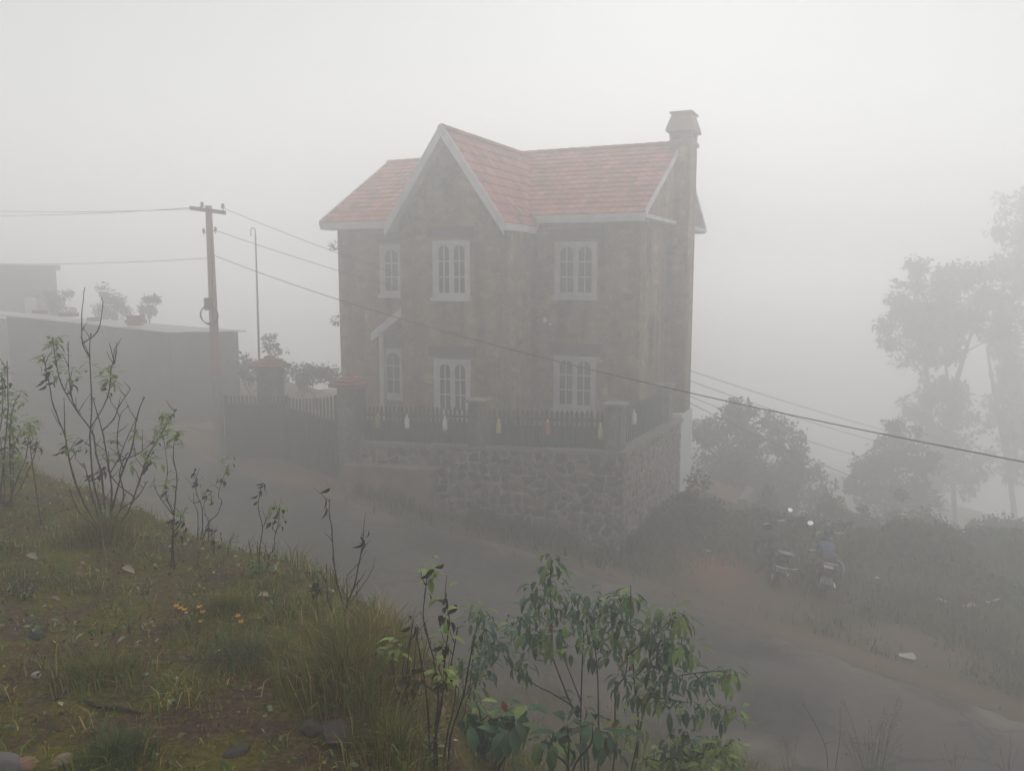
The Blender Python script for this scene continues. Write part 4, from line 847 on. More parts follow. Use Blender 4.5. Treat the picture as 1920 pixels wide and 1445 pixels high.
# ------------------------------------------------------------------ litter on the verge
def scrap(px, py, L_, W_2, c, lab):
    P = ghit(px, py); m = MB(); m.col = c; m.smooth = True; n = 7; vs = []; sd = random.random()*20
    for i in range(n):
        for j in range(n):
            x, y = (i/(n-1)-.5)*L_, (j/(n-1)-.5)*W_2; vs.append((x+random.uniform(-.01, .01), y+random.uniform(-.01, .01), .03+.10*float(vnoise(i*.7+sd, j*.7, 3))*min(1, L_*3)))
    m.add(vs, [(i*n+j, i*n+j+1, (i+1)*n+j+1, (i+1)*n+j) for i in range(n-1) for j in range(n-1)])
    tag(m.build('litter', M['plasticb'], None, P, random.uniform(0, 3)), lab, 'litter', 'scraps of litter on the verge')
scrap(1765, 1130, .22, .12, (.62, .62, .6), 'crumpled white scrap on the grass left of the pinkish one')
scrap(1820, 1139, .26, .17, (.42, .27, .22), 'crumpled pinkish scrap on the grass near the right edge')
scrap(1860, 1132, .42, .08, (.5, .52, .53), 'long pale strip of plastic on the grass beside the pinkish scrap')
scrap(1644, 1086, .09, .06, (.7, .7, .68), 'tiny white scrap on the grass right of the blue motorcycle')
scrap(1702, 1236, .24, .12, (.5, .5, .48), 'pale scrap lying close to the road edge on the right')
scrap(1328, 1036, .14, .08, (.55, .5, .48), 'pale scrap beside the reddish soil left of the black motorcycle')

# reddish ramp with a pale edging stone beside the whitewashed base
t = thing('ramp', 'reddish clay ramp with a pale edging stone right of the whitewashed house base', 'ramp', HO, -YAW)
m = MB(); m.prism([Vector((.75, 3.3, -2.6)), Vector((2.3, 3.3, -2.6)), Vector((2.3, 3.3, -2.2)), Vector((.75, 3.3, -1.75))], (0, 1.5, 0)); m.build('slope', mat('red_clay', (.24,.14,.11), (.17,.105,.085), 4, .95, .5), t)
m = MB(); m.box((2.15, 3.2, -2.8), (2.42, 4.85, -1.95), bev=.03); m.build('edging_stone', M['coping'], t)
# ------------------------------------------------------------------ grass, moss and litter on the bank (stuff nobody could count)
def blades(name, P, h, wd, lean, col, mat_, tipcol=None):
    """P (N,3) roots, h (N) heights, wd (N) widths, lean (N,2) horizontal offset of the tip, col (N,3)"""
    N = len(P); az = rng.uniform(0, 2*np.pi, N); sd = np.stack([np.cos(az), np.sin(az), 0*az], -1)*wd[:, None]*.5
    le = np.concatenate([lean, np.zeros((N, 1))], 1); up = np.array([0, 0, 1.])
    m1 = P+le*.22+up*(h*.55)[:, None]; tip = P+le+up*(h*(1-.25*np.clip(np.linalg.norm(lean, axis=1)/np.maximum(h, .01), 0, 1.6)))[:, None]
    V = np.stack([P-sd-up*.01, P+sd-up*.01, m1+sd*.75, m1-sd*.75, tip], 1).reshape(-1, 3)
    b = (np.arange(N)*5)[:, None]; tri = np.concatenate([b+np.array([[0, 1, 2]]), b+np.array([[0, 2, 3]]), b+np.array([[3, 2, 4]])], 1).reshape(-1, 3)
    me = bpy.data.meshes.new(name); me.vertices.add(len(V)); me.vertices.foreach_set('co', V.astype(np.float32).ravel())
    me.loops.add(tri.size); me.loops.foreach_set('vertex_index', tri.ravel().astype(np.int32)); me.polygons.add(len(tri))
    me.polygons.foreach_set('loop_start', np.arange(0, tri.size, 3, dtype=np.int32)); me.polygons.foreach_set('loop_total', np.full(len(tri), 3, np.int32)); me.update(calc_edges=True)
    tc = col if tipcol is None else tipcol
    c4 = np.ones((N, 5, 4), np.float32); c4[:, :2, :3] = col[:, None]; c4[:, 2:4, :3] = col[:, None]; c4[:, 4, :3] = tc
    ca = me.color_attributes.new('Col', 'FLOAT_COLOR', 'POINT'); ca.data.foreach_set('color', c4.ravel()); me.materials.append(mat_)
    o = bpy.data.objects.new(name, me); COL.objects.link(o); return o
def pick(pal, w, n): 
    pal = np.array(pal); i = rng.choice(len(pal), n, p=np.array(w)/sum(w)); return pal[i]*rng.uniform(.65, 1.35, (n, 1))
def scatter(n, p0, p1, q0, q1):
    p = rng.uniform(p0, p1, n); q = rng.uniform(q0, q1, n); return (p+q)/S2, (q-p)/S2
PAL = [(.14,.175,.026), (.20,.20,.03), (.105,.135,.026), (.27,.21,.055), (.42,.33,.15), (.14,.085,.036), (.10,.19,.04)]
# short turf
x, y = scatter(230000, -11.5, 1.5, -2.5, 3.4); d = fbm(x*1.6, y*1.6, 81, 4); tf = fbm(x*4.5, y*4.5, 91, 3)
k = rng.random(len(x)) < np.clip((d-.36)*3.2, .06, 1)*np.clip((tf-.3)*3, .1, 1); x, y, d, tf = x[k], y[k], d[k], tf[k]; N = len(x)
h = rng.uniform(.015, .05, N)*(1+1.5*sstep(.52, .72, tf)); a = rng.uniform(0, 2*np.pi, N); l = h*rng.uniform(.3, 1.9, N)
c = pick(PAL, [5, 4, 4, 4, 2, 3, 3], N)*(.7+.7*fbm(x*1.1, y*1.1, 95, 3))[:, None]
tag(blades('turf_grass', np.stack([x, y, terrain(x, y)], -1), h, rng.uniform(.003, .007, N), np.stack([np.cos(a)*l, np.sin(a)*l], -1), c, M['grass']), kind='stuff')
# longer wispy grass, thickest along the rim of the bank
x, y = scatter(46000, -11.5, 1.0, -.5, 4.4); q = (x+y)/S2; p = (x-y)/S2; d = fbm(x*2.1, y*2.1, 83, 4)
k = rng.random(len(x)) < np.clip((d-.47)*3.5+.35*sstep(1.2, 2.2, q)*sstep(3.4, 2.4, q), .0, 1)*.55; x, y = x[k], y[k]; N = len(x)
h = rng.uniform(.05, .14, N); a = rng.uniform(0, 2*np.pi, N); l = h*rng.uniform(.1, .9, N)
c = pick(PAL, [5, 5, 2, 4, 3, 3, 4], N)
tag(blades('long_grass', np.stack([x, y, terrain(x, y)], -1), h, rng.uniform(.003, .006, N), np.stack([np.cos(a)*l, np.sin(a)*l], -1), c, M['grass']), kind='stuff')
# moss, tiny round leaves and dead leaf crumbs lying on the soil
def flakes(name, n, reg, size, pal, w, seed, thr, lift=.012, tilt=.5):
    x, y = scatter(n, *reg); d = fbm(x*2.4, y*2.4, seed, 4); k = rng.random(n) < np.clip((d-thr)*4, .05, 1); x, y = x[k], y[k]; N = len(x); z = terrain(x, y)+rng.uniform(.0, lift, N)
    a = rng.uniform(0, 2*np.pi, N); s = rng.uniform(size*.5, size*1.4, N); u = np.stack([np.cos(a), np.sin(a), rng.normal(0, tilt, N)], -1)*s[:, None]; v = np.stack([-np.sin(a), np.cos(a), rng.normal(0, tilt, N)], -1)*(s*.55)[:, None]; P = np.stack([x, y, z], -1)
    bow = np.array([0, 0, 1.])*(s*.25)[:, None]
    V = np.stack([P-u, P-v*.9+bow, P+u, P+v*.9+bow], 1).reshape(-1, 3); b = (np.arange(N)*4)[:, None]; f = (b+np.array([[0, 1, 2, 3]]))
    me = bpy.data.meshes.new(name); me.vertices.add(len(V)); me.vertices.foreach_set('co', V.astype(np.float32).ravel()); me.loops.add(f.size); me.loops.foreach_set('vertex_index', f.ravel().astype(np.int32)); me.polygons.add(N)
    me.polygons.foreach_set('loop_start', np.arange(0, f.size, 4, dtype=np.int32)); me.polygons.foreach_set('loop_total', np.full(N, 4, np.int32)); me.update(calc_edges=True)
    c4 = np.ones((N, 4, 4), np.float32); c4[..., :3] = pick(pal, w, N)[:, None]; ca = me.color_attributes.new('Col', 'FLOAT_COLOR', 'POINT'); ca.data.foreach_set('color', c4.ravel()); me.materials.append(M['grass'])
    o = bpy.data.objects.new(name, me); COL.objects.link(o); return tag(o, kind='stuff')
BR = (-11.5, 1.5, -2.5, 3.6)
flakes('moss', 70000, BR, .009, [(.2,.175,.022), (.14,.14,.025), (.26,.21,.03), (.10,.075,.022)], [4, 4, 2, 3], 101, .42, .01)
flakes('small_weeds', 26000, BR, .014, [(.07,.14,.045), (.12,.17,.06), (.18,.24,.14), (.28,.32,.22)], [5, 4, 2, 1], 111, .46, .03, .7)
flakes('leaf_litter', 16000, BR, .017, [(.19,.105,.055), (.12,.065,.04), (.3,.21,.13), (.46,.37,.28), (.05,.032,.022)], [4, 4, 3, 1.2, 3], 121, .40, .02, .5)
flakes('soil_crumbs', 12000, BR, .011, [(.07,.045,.034), (.13,.10,.085), (.035,.024,.018)], [4, 1.5, 3], 131, .38, .012, .9)
# slope of the bank below the rim and the ledge next to the road
x, y = scatter(240000, -16, 5, 2.6, 10); p = (x-y)/S2; q = (x+y)/S2; d = fbm(x*1.3, y*1.3, 85, 4); k = (rng.random(len(x)) < np.clip((d-.3)*3, .1, 1)) & (q < road_lo(p)+.2); x, y = x[k], y[k]; N = len(x)
h = rng.uniform(.06, .24, N); a = rng.uniform(0, 2*np.pi, N); l = h*rng.uniform(.1, .9, N)
tag(blades('slope_grass', np.stack([x, y, terrain(x, y)], -1), h, rng.uniform(.005, .011, N), np.stack([np.cos(a)*l, np.sin(a)*l], -1), pick(PAL, [4, 4, 3, 5, 3, 5, 3], N), M['grass']), kind='stuff')
# verge beyond the road
def verge(n, reg, hmin, hmax, name, wmul=1., gate=None):
    x, y = scatter(n, *reg); p = (x-y)/S2; q = (x+y)/S2; hu, hv = house_uv(x, y); dm = dirtmask(x, y); d = fbm(x*.9, y*.9, 87, 4)
    inside = (hu > -14) & (hu < .9) & (hv > -4.28)
    k = (q > road_hi(p)-.1) & ~inside & (rng.random(n) < np.clip(1.05-dm*1.25, 0, 1)*np.clip((d-.3)*3, .1, 1)); x, y = x[k], y[k]; N = len(x)
    h = rng.uniform(hmin, hmax, N)*(.5+1.1*fbm(x*.7, y*.7, 89, 3)); a = rng.uniform(0, 2*np.pi, N); l = h*rng.uniform(.1, .9, N)
    return tag(blades(name, np.stack([x, y, terrain(x, y)], -1), h, rng.uniform(.010, .022, N)*wmul, np.stack([np.cos(a)*l, np.sin(a)*l], -1), pick([(.05,.07,.026), (.07,.09,.034), (.04,.055,.022), (.11,.09,.045)], [5, 4, 3, 3], N), M['grass']), kind='stuff')
verge(130000, (-17.5, 3, 10.6, 22), .05, .19, 'verge_grass')
def undergrowth(n):
    x, y = scatter(n, -13.5, 3, 15.2, 26); p = (x-y)/S2; q = (x+y)/S2; hu, hv = house_uv(x, y); start = np.interp(p, [-14, -11, -9.6, -7, -4.6, 2], [14.6, 15.2, 15.8, 16.6, 16.8, 17.5])
    d = fbm(x*.75, y*.75, 151, 4); hump = np.clip((d-.40)*4, 0, 1)*sstep(0, 2.2, q-start); hump = hump*(1-.95*np.exp(-(((p+7.2)/2.0)**2+((q-16.2)/1.6)**2))); k = (rng.random(n) < hump) & ~((hu > -14) & (hu < 1) & (hv > -4.3)); x, y, hump = x[k], y[k], hump[k]; N = len(x)
    z = terrain(x, y)+hump*rng.random(N)**1.2*.42; s = rng.uniform(.05, .13, N); u = rng.normal(0, 1, (N, 3)); u /= np.linalg.norm(u, axis=1)[:, None]; v = np.cross(u, rng.normal(0, 1, (N, 3))); v /= np.linalg.norm(v, axis=1)[:, None]; P = np.stack([x, y, z], -1); s = s[:, None]
    V = np.stack([P-u*s, P-v*s*.35, P+u*s, P+v*s*.35], 1).reshape(-1, 3); f = (np.arange(N)*4)[:, None]+np.array([[0, 1, 2, 3]])
    me = bpy.data.meshes.new('undergrowth'); me.vertices.add(len(V)); me.vertices.foreach_set('co', V.astype(np.float32).ravel()); me.loops.add(f.size); me.loops.foreach_set('vertex_index', f.ravel().astype(np.int32)); me.polygons.add(N)
    me.polygons.foreach_set('loop_start', np.arange(0, f.size, 4, dtype=np.int32)); me.polygons.foreach_set('loop_total', np.full(N, 4, np.int32)); me.update(calc_edges=True)
    c4 = np.ones((N, 4, 4), np.float32); c4[..., :3] = pick([(.05,.07,.03), (.07,.085,.035), (.045,.06,.03), (.085,.08,.045)], [4, 3, 3, 2], N)[:, None]; ca = me.color_attributes.new('Col', 'FLOAT_COLOR', 'POINT'); ca.data.foreach_set('color', c4.ravel()); me.materials.append(M['crown'])
    o = bpy.data.objects.new('undergrowth', me); COL.objects.link(o); tag(o, kind='stuff')
undergrowth(120000)
# dark weeds growing up along the foot of the stone wall
def foot(n):
    t = rng.random(n); side = rng.random(n) < .3; u = np.where(side, .95+rng.exponential(.14, n), -5.6+6.4*t); v = np.where(side, -4.2+5.6*t, -4.3-rng.exponential(.16, n))
    x = HO.x+HU.x*u+HV.x*v; y = HO.y+HU.y*u+HV.y*v; k = fbm(x*1.4, y*1.4, 141, 3) > .40; x, y = x[k], y[k]; N = len(x); h = rng.uniform(.1, .45, N); a = rng.uniform(0, 2*np.pi, N); l = h*rng.uniform(.1, .8, N)
    tag(blades('wall_foot_weeds', np.stack([x, y, terrain(x, y)], -1), h, rng.uniform(.015, .04, N), np.stack([np.cos(a)*l, np.sin(a)*l], -1), pick([(.03,.045,.018), (.04,.05,.02), (.06,.05,.025)], [4, 3, 2], N), M['grass']), kind='stuff')
foot(9000)
# ------------------------------------------------------------------ plants on the bank
G1, G2, YG, DEAD, DK = (.17,.25,.05), (.11,.18,.05), (.21,.28,.05), (.03,.02,.016), (.05,.125,.06)
def rndc(c, s=.25): g = random.uniform(1-s, 1+s); return tuple(x*g for x in c)
def smooth_pts(pts, n=5):
    out = []
    for i in range(len(pts)-1):
        p0, p1, p2, p3 = pts[max(i-1, 0)], pts[i], pts[i+1], pts[min(i+2, len(pts)-1)]
        for k in range(n):
            t = k/n; out.append(.5*((2*p1)+(p2-p0)*t+(2*p0-5*p1+4*p2-p3)*t*t+(3*p1-p0-3*p2+p3)*t**3))
    return out+[pts[-1]]
def plant(name, label, cat, base_px, stems, leaves, r0=.011, Y=None, group=None, nodes=True, spread=.35, L=.088, W=.025):
    B = ghit(*base_px) if Y is None else at(*base_px, Y); Yb = B.y
    if Y is not None: B.z = gz(B.x, B.y)
    t = thing(name, label, cat, B, 0, group); m = MB(); m.smooth = True; ends = []
    for si, st in enumerate(stems):
        ox = random.uniform(-spread, spread); kk = len(st); pts = []
        for i, (x, y) in enumerate(st):
            up = max(0, (base_px[1]-y)/460); pts.append(at(x, y, Yb+ox*up+random.uniform(-.02, .02))-B)
        root = abs(st[0][1]-base_px[1]) < 60 and abs(st[0][0]-base_px[0]) < 60
        if root:
            p = pts[0]; g = gz(B.x+p.x, B.y+p.y)-B.z; pts.insert(0, Vector((p.x*.8, p.y*.8, min(p.z-.03, g-.04))))
        elif si:       # a twig starts on the nearest stem already drawn
            c = min(ends, key=lambda e: math.hypot(e.x-pts[0].x, e.z-pts[0].z))
            dy = c.y-pts[0].y; pts = [c]+[Vector((p.x, p.y, p.z))+ray(*st[i_+1])*dy for i_, p in enumerate(pts[1:])]
        q = smooth_pts(pts, 4); n = len(q); ra = r0*.7*(1 if root else .62); q = [p+Vector((random.uniform(-1, 1), random.uniform(-1, 1), 0))*ra*.25 for p in q]
        m.tube(q, [ra*(1-.62*i/(n-1))*(1.25 if nodes and i % 4 == 0 else 1) for i in range(n)], 6); ends += q
        if nodes:
            for i in range(3, n-1, 4):
                d = Vector((random.uniform(-1, 1), random.uniform(-1, 1), 1)).normalized(); m.tube([q[i], q[i]+d*ra*3.2], [ra*.45, ra*.2], 5)
    for e in random.sample(ends, min(len(ends), 3*len(stems))):   # fine side twigs
        d = Vector((random.uniform(-1, 1), random.uniform(-.8, .8), random.uniform(.35, 1.2))).normalized(); l_ = random.uniform(.04, .14)*min(1, r0/.007); k1 = e+d*l_*.5+Vector((random.uniform(-.01, .01), 0, .01)); m.tube([e, k1, e+d*l_+Vector((0, 0, .025))], [r0*.3, r0*.22, r0*.12], 5)
    m.build('stems', M['bark'], t)
    epx = [project(B+e) for e in ends]; lf = MB(); df = MB(); nl = nd = 0
    for x, y, n, c, *o in leaves:
        sz = o[0] if o else 1.; e = min(zip(ends, epx), key=lambda k: math.hypot(k[1][0]-x, k[1][1]-y))[0]; P = (at(x, y, Yb+e.y)-B).lerp(e, .55)
        dead = c is DEAD; mb = df if dead else lf
        for k in range(int(n*1.5)):
            a = 2*math.pi*k/n*1.6+random.random(); el = random.uniform(-.9, -.4) if dead else random.uniform(-.35, .65); d = Vector((math.cos(a)*math.cos(el), math.sin(a)*math.cos(el), math.sin(el)))
            mb.col = rndc(c, .3) if random.random() > .25 or dead else rndc(YG, .2); b = P+Vector((random.gauss(0, .018), random.gauss(0, .018), random.gauss(0, .03)))*sz
            mb.leaf(b, d, Vector((0, 0, 1)) if not dead else Vector((random.random(), random.random(), .3)), L*sz*random.uniform(.6, 1.15)*(.75 if dead else 1), W*sz*random.uniform(.8, 1.2)*(.8 if dead else 1), random.uniform(.3, .9) if not dead else 1.2, .3)
            if dead: nd += 1
            else: nl += 1
    if nl: lf.build('leaves', M['leaf'], t)
    if nd: df.build('dry_leaves', M['leaf'], t)
    return t
def T4(l): return [[(x*.3738, 520+y*.3738) for x, y in s] for s in l]
def L4(l): return [(x*.3738, 520+y*.3738, *r) for x, y, *r in l]
plant('woody_shrub', 'tall woody shrub with many bare forking stems, largest plant on the grassy bank', 'shrub', (198, 1004),
  T4([[(530,1290),(500,1150),(465,1000),(452,800),(460,620),(450,400),(455,280)], [(450,390),(415,330),(410,200),(425,50)], [(455,330),(490,270),(515,150)],
      [(535,1290),(510,1000),(480,880),(465,780),(380,660),(310,540),(280,420),(262,300)], [(420,700),(360,600),(345,450),(345,320)],
      [(520,1285),(430,1150),(370,1000),(335,850),(325,790),(270,650),(240,500),(215,390)], [(330,790),(322,600)], [(545,1290),(560,1080),(545,950),(520,800),(490,690),(465,600)],
      [(545,1290),(570,1130),(620,960),(660,860),(690,690),(725,600)], [(545,980),(600,900),(640,800),(690,690)], [(520,780),(570,710),(600,640),(655,560)],
      [(560,1285),(640,1180),(700,1020),(740,900),(800,800),(840,730),(885,660)], [(640,1100),(560,1000),(545,870)], [(600,900),(680,890),(740,850)], [(515,780),(540,600),(560,450),(575,430),(580,350)], [(565,430),(550,330)], [(620,960),(590,860),(600,700),(650,640)],
      [(515,1290),(400,1180),(350,1060)], [(555,1285),(620,1100),(600,980),(640,880)], [(525,1285),(470,1120),(440,1000),(420,930)], [(550,1285),(590,1180),(690,1100),(740,1020)]]),
  L4([(285,330,14,G1),(240,400,10,G1),(292,400,12,G2),(280,480,8,G1),(268,520,5,DEAD),(250,470,5,DEAD),(390,490,6,G1),(390,520,4,DEAD),(460,470,5,G1),(530,490,16,G1),(510,530,8,YG),(540,570,5,DEAD),(345,850,8,G2),(320,860,5,DEAD),(400,840,4,DEAD),(560,840,7,G1),(530,900,8,G1),(805,680,12,G1),(790,750,12,G1),(850,800,7,G1),(700,800,8,G1),(760,900,9,G1),(690,920,6,G1),(760,950,6,DEAD),(560,1190,12,G2),(600,1180,7,G1),(505,960,7,DEAD),(770,820,4,DEAD),(530,1210,8,G1),(480,1000,4,DEAD)]), .0105)
plant('leafy_shrub', 'leafy upright shrub cut off by the left edge above the grassy bank', 'shrub', (14, 950), T4([[(0,1150),(20,900),(40,650),(35,420)], [(60,1150),(50,800),(70,640),(100,590)], [(20,1150),(-20,900),(10,700),(10,480)], [(40,1150),(90,1000),(130,900),(150,740)], [(30,1140),(100,1060),(170,900),(185,840)], [(25,1140),(20,980),(0,800)], [(50,1150),(70,1000),(60,880),(110,760)]]),
  L4([(15,470,12,G2),(20,520,7,DEAD),(90,610,10,G1),(20,640,10,G2),(60,760,14,G1),(130,770,16,YG),(150,740,8,G1),(20,800,12,G2),(100,850,12,G2),(185,840,6,DEAD),(40,900,14,G2),(90,920,12,G2),(10,700,10,G1),(35,600,8,G2),(60,830,9,DEAD),(0,560,10,G2),(50,700,8,G1),(10,980,14,G2),(80,1000,12,G2),(120,950,10,G2)]), .009)
plant('thin_sapling', 'single thin curving stem with few leaves between the leafy shrub and the woody shrub', 'plant', (77, 985), T4([[(205,1240),(180,1060),(155,880),(150,760)]]), L4([(150,770,8,G1),(152,730,6,YG),(185,850,4,DEAD)]), .007)
plant('thin_sapling', 'slender crooked sapling with two leaf tufts just right of the woody shrub', 'plant', (322, 1062), T4([[(862,1445),(865,1300),(880,1100),(888,1000),(870,900),(875,800)], [(840,1200),(832,1080),(840,960),(820,800)], [(822,1200),(800,1100),(775,1050)], [(868,1300),(900,1240),(905,1190)]]), L4([(865,800,9,G1),(875,830,6,YG),(900,1180,9,G1),(910,1250,6,DEAD),(840,1010,8,G1),(838,1060,4,DEAD)]), .0075)
def T5(l): return [[(280+x*.2492, 840+y*.2492) for x, y in s] for s in l]
def L5(l): return [(280+x*.2492, 840+y*.2492, *r) for x, y, *r in l]
plant('forked_sapling', 'forked sapling with a leaf tuft on its right fork at the rim of the bank', 'plant', (376, 1014), T5([[(385,700),(400,600),(400,480),(380,400),(355,340),(355,230),(378,150)], [(400,700),(445,560),(510,500),(545,400),(520,360),(545,250),(600,120)], [(365,690),(365,500),(335,400),(335,330)], [(400,480),(430,370)], [(445,555),(415,500)]]), L5([(565,150,10,G1),(550,215,6,DEAD),(365,240,9,DEAD),(420,320,7,G1),(435,365,6,DEAD),(600,110,3,DEAD)]), .006, L=.06)
plant('forked_sapling', 'low clump of thin stems with a dark withered flower head', 'plant', (487, 1080), T5([[(828,950),(830,760),(850,600),(820,450),(830,340),(850,260)], [(850,570),(880,540)], [(880,950),(900,810),(940,760),(945,660),(975,540),(965,490)], [(940,660),(925,600),(930,550)], [(870,940),(870,800),(880,710)], [(820,930),(815,700)], [(780,900),(745,690)]]), L5([(995,445,8,G1),(965,510,8,DEAD),(800,870,12,G2),(895,870,7,G2),(840,300,3,DEAD),(825,350,3,DEAD),(830,900,8,G2)]), .006, L=.06)
plant('weed', 'small weed with fine dark twigs on the rim left of the low clump', 'plant', (405, 1040), T5([[(485,790),(490,640),(510,590)], [(580,840),(605,700),(640,640)], [(600,720),(680,710)], [(485,720),(460,610)]]), L5([(490,640,5,DEAD),(608,710,7,G2),(510,720,4,DEAD)]), .004, L=.05)
plant('bare_twig', 'tall bare twig forking into two long arms beside the big grass tuft', 'plant', (640, 1196), T5([[(1425,1440),(1425,1320),(1470,1230),(1410,1000),(1385,800),(1375,620),(1355,500),(1355,380)], [(1490,1430),(1490,1300),(1470,1230)], [(1480,1210),(1540,1040),(1580,850),(1605,720),(1610,650)], [(1600,760),(1625,720)], [(1385,1260),(1340,1120),(1335,870)], [(1500,1180),(1640,980)], [(1500,1090),(1485,960)]]), L5([(1625,715,3,DEAD),(1355,390,2,DEAD)]), .007)
plant('weed', 'short dry weed with withered leaves left of the tall bare twig', 'plant', (594, 1148), T5([[(1250,1240),(1255,1060),(1235,990)], [(1262,1050),(1300,970)], [(1310,1150),(1300,1040)]]), L5([(1250,1045,7,DEAD),(1300,960,3,DEAD),(1280,1040,4,DEAD)]), .004, L=.06)
plant('dry_stalks', 'cluster of tall dark dry stalks with a few leaf tufts left of the green bush', 'plant', (820, 1470), [[(818,1475),(815,1380),(822,1300),(812,1230),(795,1170),(797,1110),(803,1068)], [(815,1470),(815,1390),(828,1320),(835,1230),(842,1170),(838,1125)], [(806,1470),(803,1330),(790,1240),(780,1180)], [(822,1475),(820,1350),(845,1250),(858,1175)], [(838,1475),(845,1380),(870,1300),(880,1240),(890,1190)], [(812,1340),(790,1270),(800,1200)], [(830,1470),(835,1400),(850,1330),(856,1280)]],
  [(805,1070,10,G1),(815,1085,5,DEAD),(845,1120,3,YG),(840,1145,7,DEAD),(825,1185,6,G1),(815,1260,5,G1),(835,1255,7,YG),(825,1275,5,DEAD),(848,1268,3,YG),(822,1210,4,DEAD),(815,1400,6,G1)], .007, L=.065)
plant('dry_stalks', 'short dark stalks with withered leaves between the grass tuft and the tall dry stalks', 'plant', (768, 1335), [[(766,1330),(745,1300),(738,1260),(735,1215)], [(762,1335),(763,1260),(775,1160)], [(775,1335),(775,1290),(782,1175)], [(770,1330),(755,1260),(772,1190)]], [(735,1215,9,G1),(770,1280,9,DEAD),(790,1270,7,DEAD),(776,1160,3,DEAD),(765,1300,6,DEAD)], .006, L=.065)
# the green bush with drooping pointed leaves
def z8(x, y): return (820+x*.3125, 1020+y*.3125)
def bush(name, label, base, Y, stems, cl, L, W, r0, redl=()):
    B = at(*base, Y); B.z = gz(B.x, B.y); t = thing(name, label, 'bush', B); m = MB(); m.smooth = True; ends = []
    for st in stems:
        ox = random.uniform(-.45, .45); pts = [at(*z8(x, y), Y+ox*max(0, (1400-y)/1300))-B for x, y in st]
        if st[0][1] > 1230: pts.insert(0, Vector((pts[0].x*.4, pts[0].y*.4, -.05)))
        elif ends: c = min(ends, key=lambda e: (e-pts[0]).length); pts[0] = c
        q = smooth_pts(pts, 4); n = len(q); m.tube(q, [r0*(1-.65*i/(n-1))*(1 if st[0][1] > 1230 else .7) for i in range(n)], 6); ends += q
    epx = [project(B+e) for e in ends]; lf = MB()
    for x, y, n, c, *o in cl:
        sz = o[0] if o else 1; X8 = z8(x, y); e = min(zip(ends, epx), key=lambda k: math.hypot(k[1][0]-X8[0], k[1][1]-X8[1]))[0]; P = at(*X8, Y+e.y+random.gauss(0, .16))-B; m.tube([e, e.lerp(P, .5)+Vector((0, 0, .03)), P], [r0*.4, r0*.3, r0*.2], 5)
        for k in range(int(n*1.75)):
            a = 2*math.pi*k/n*1.618+random.random()*.8; el = random.uniform(-1.15, -.15) if random.random() < .7 else random.uniform(-.2, .5); d = Vector((math.cos(a)*math.cos(el), math.sin(a)*math.cos(el), math.sin(el)))
            lf.col = rndc(c, .35) if random.random() > .12 else rndc(G1, .3); b = P+Vector((math.cos(a), math.sin(a), 0))*.015+Vector((0, 0, random.uniform(-.05, .04)))*sz
            pe = b+d*.03*sz+Vector((0, 0, .012)); lf.leaf(pe, d, Vector((0, 0, 1)), L*sz*random.uniform(.65, 1.2), W*sz*random.uniform(.8, 1.2), random.uniform(.35, .9), .35)
    m.build('stems', M['bark'], t); lf.build('leaves', M['leaf'], t)
    if redl:
        rl = MB()
        for x, y in redl: rl.col = (.34, .06, .04); P = at(*z8(x, y), Y-.05)-B; [rl.leaf(P, Vector((random.uniform(-.4, .4), -.3, -1)), Vector((0, -1, .3)), L*.55, W*.7, .3, .2) for _ in range(1)]
        rl.build('red_leaves', M['leaf'], t)
    return t
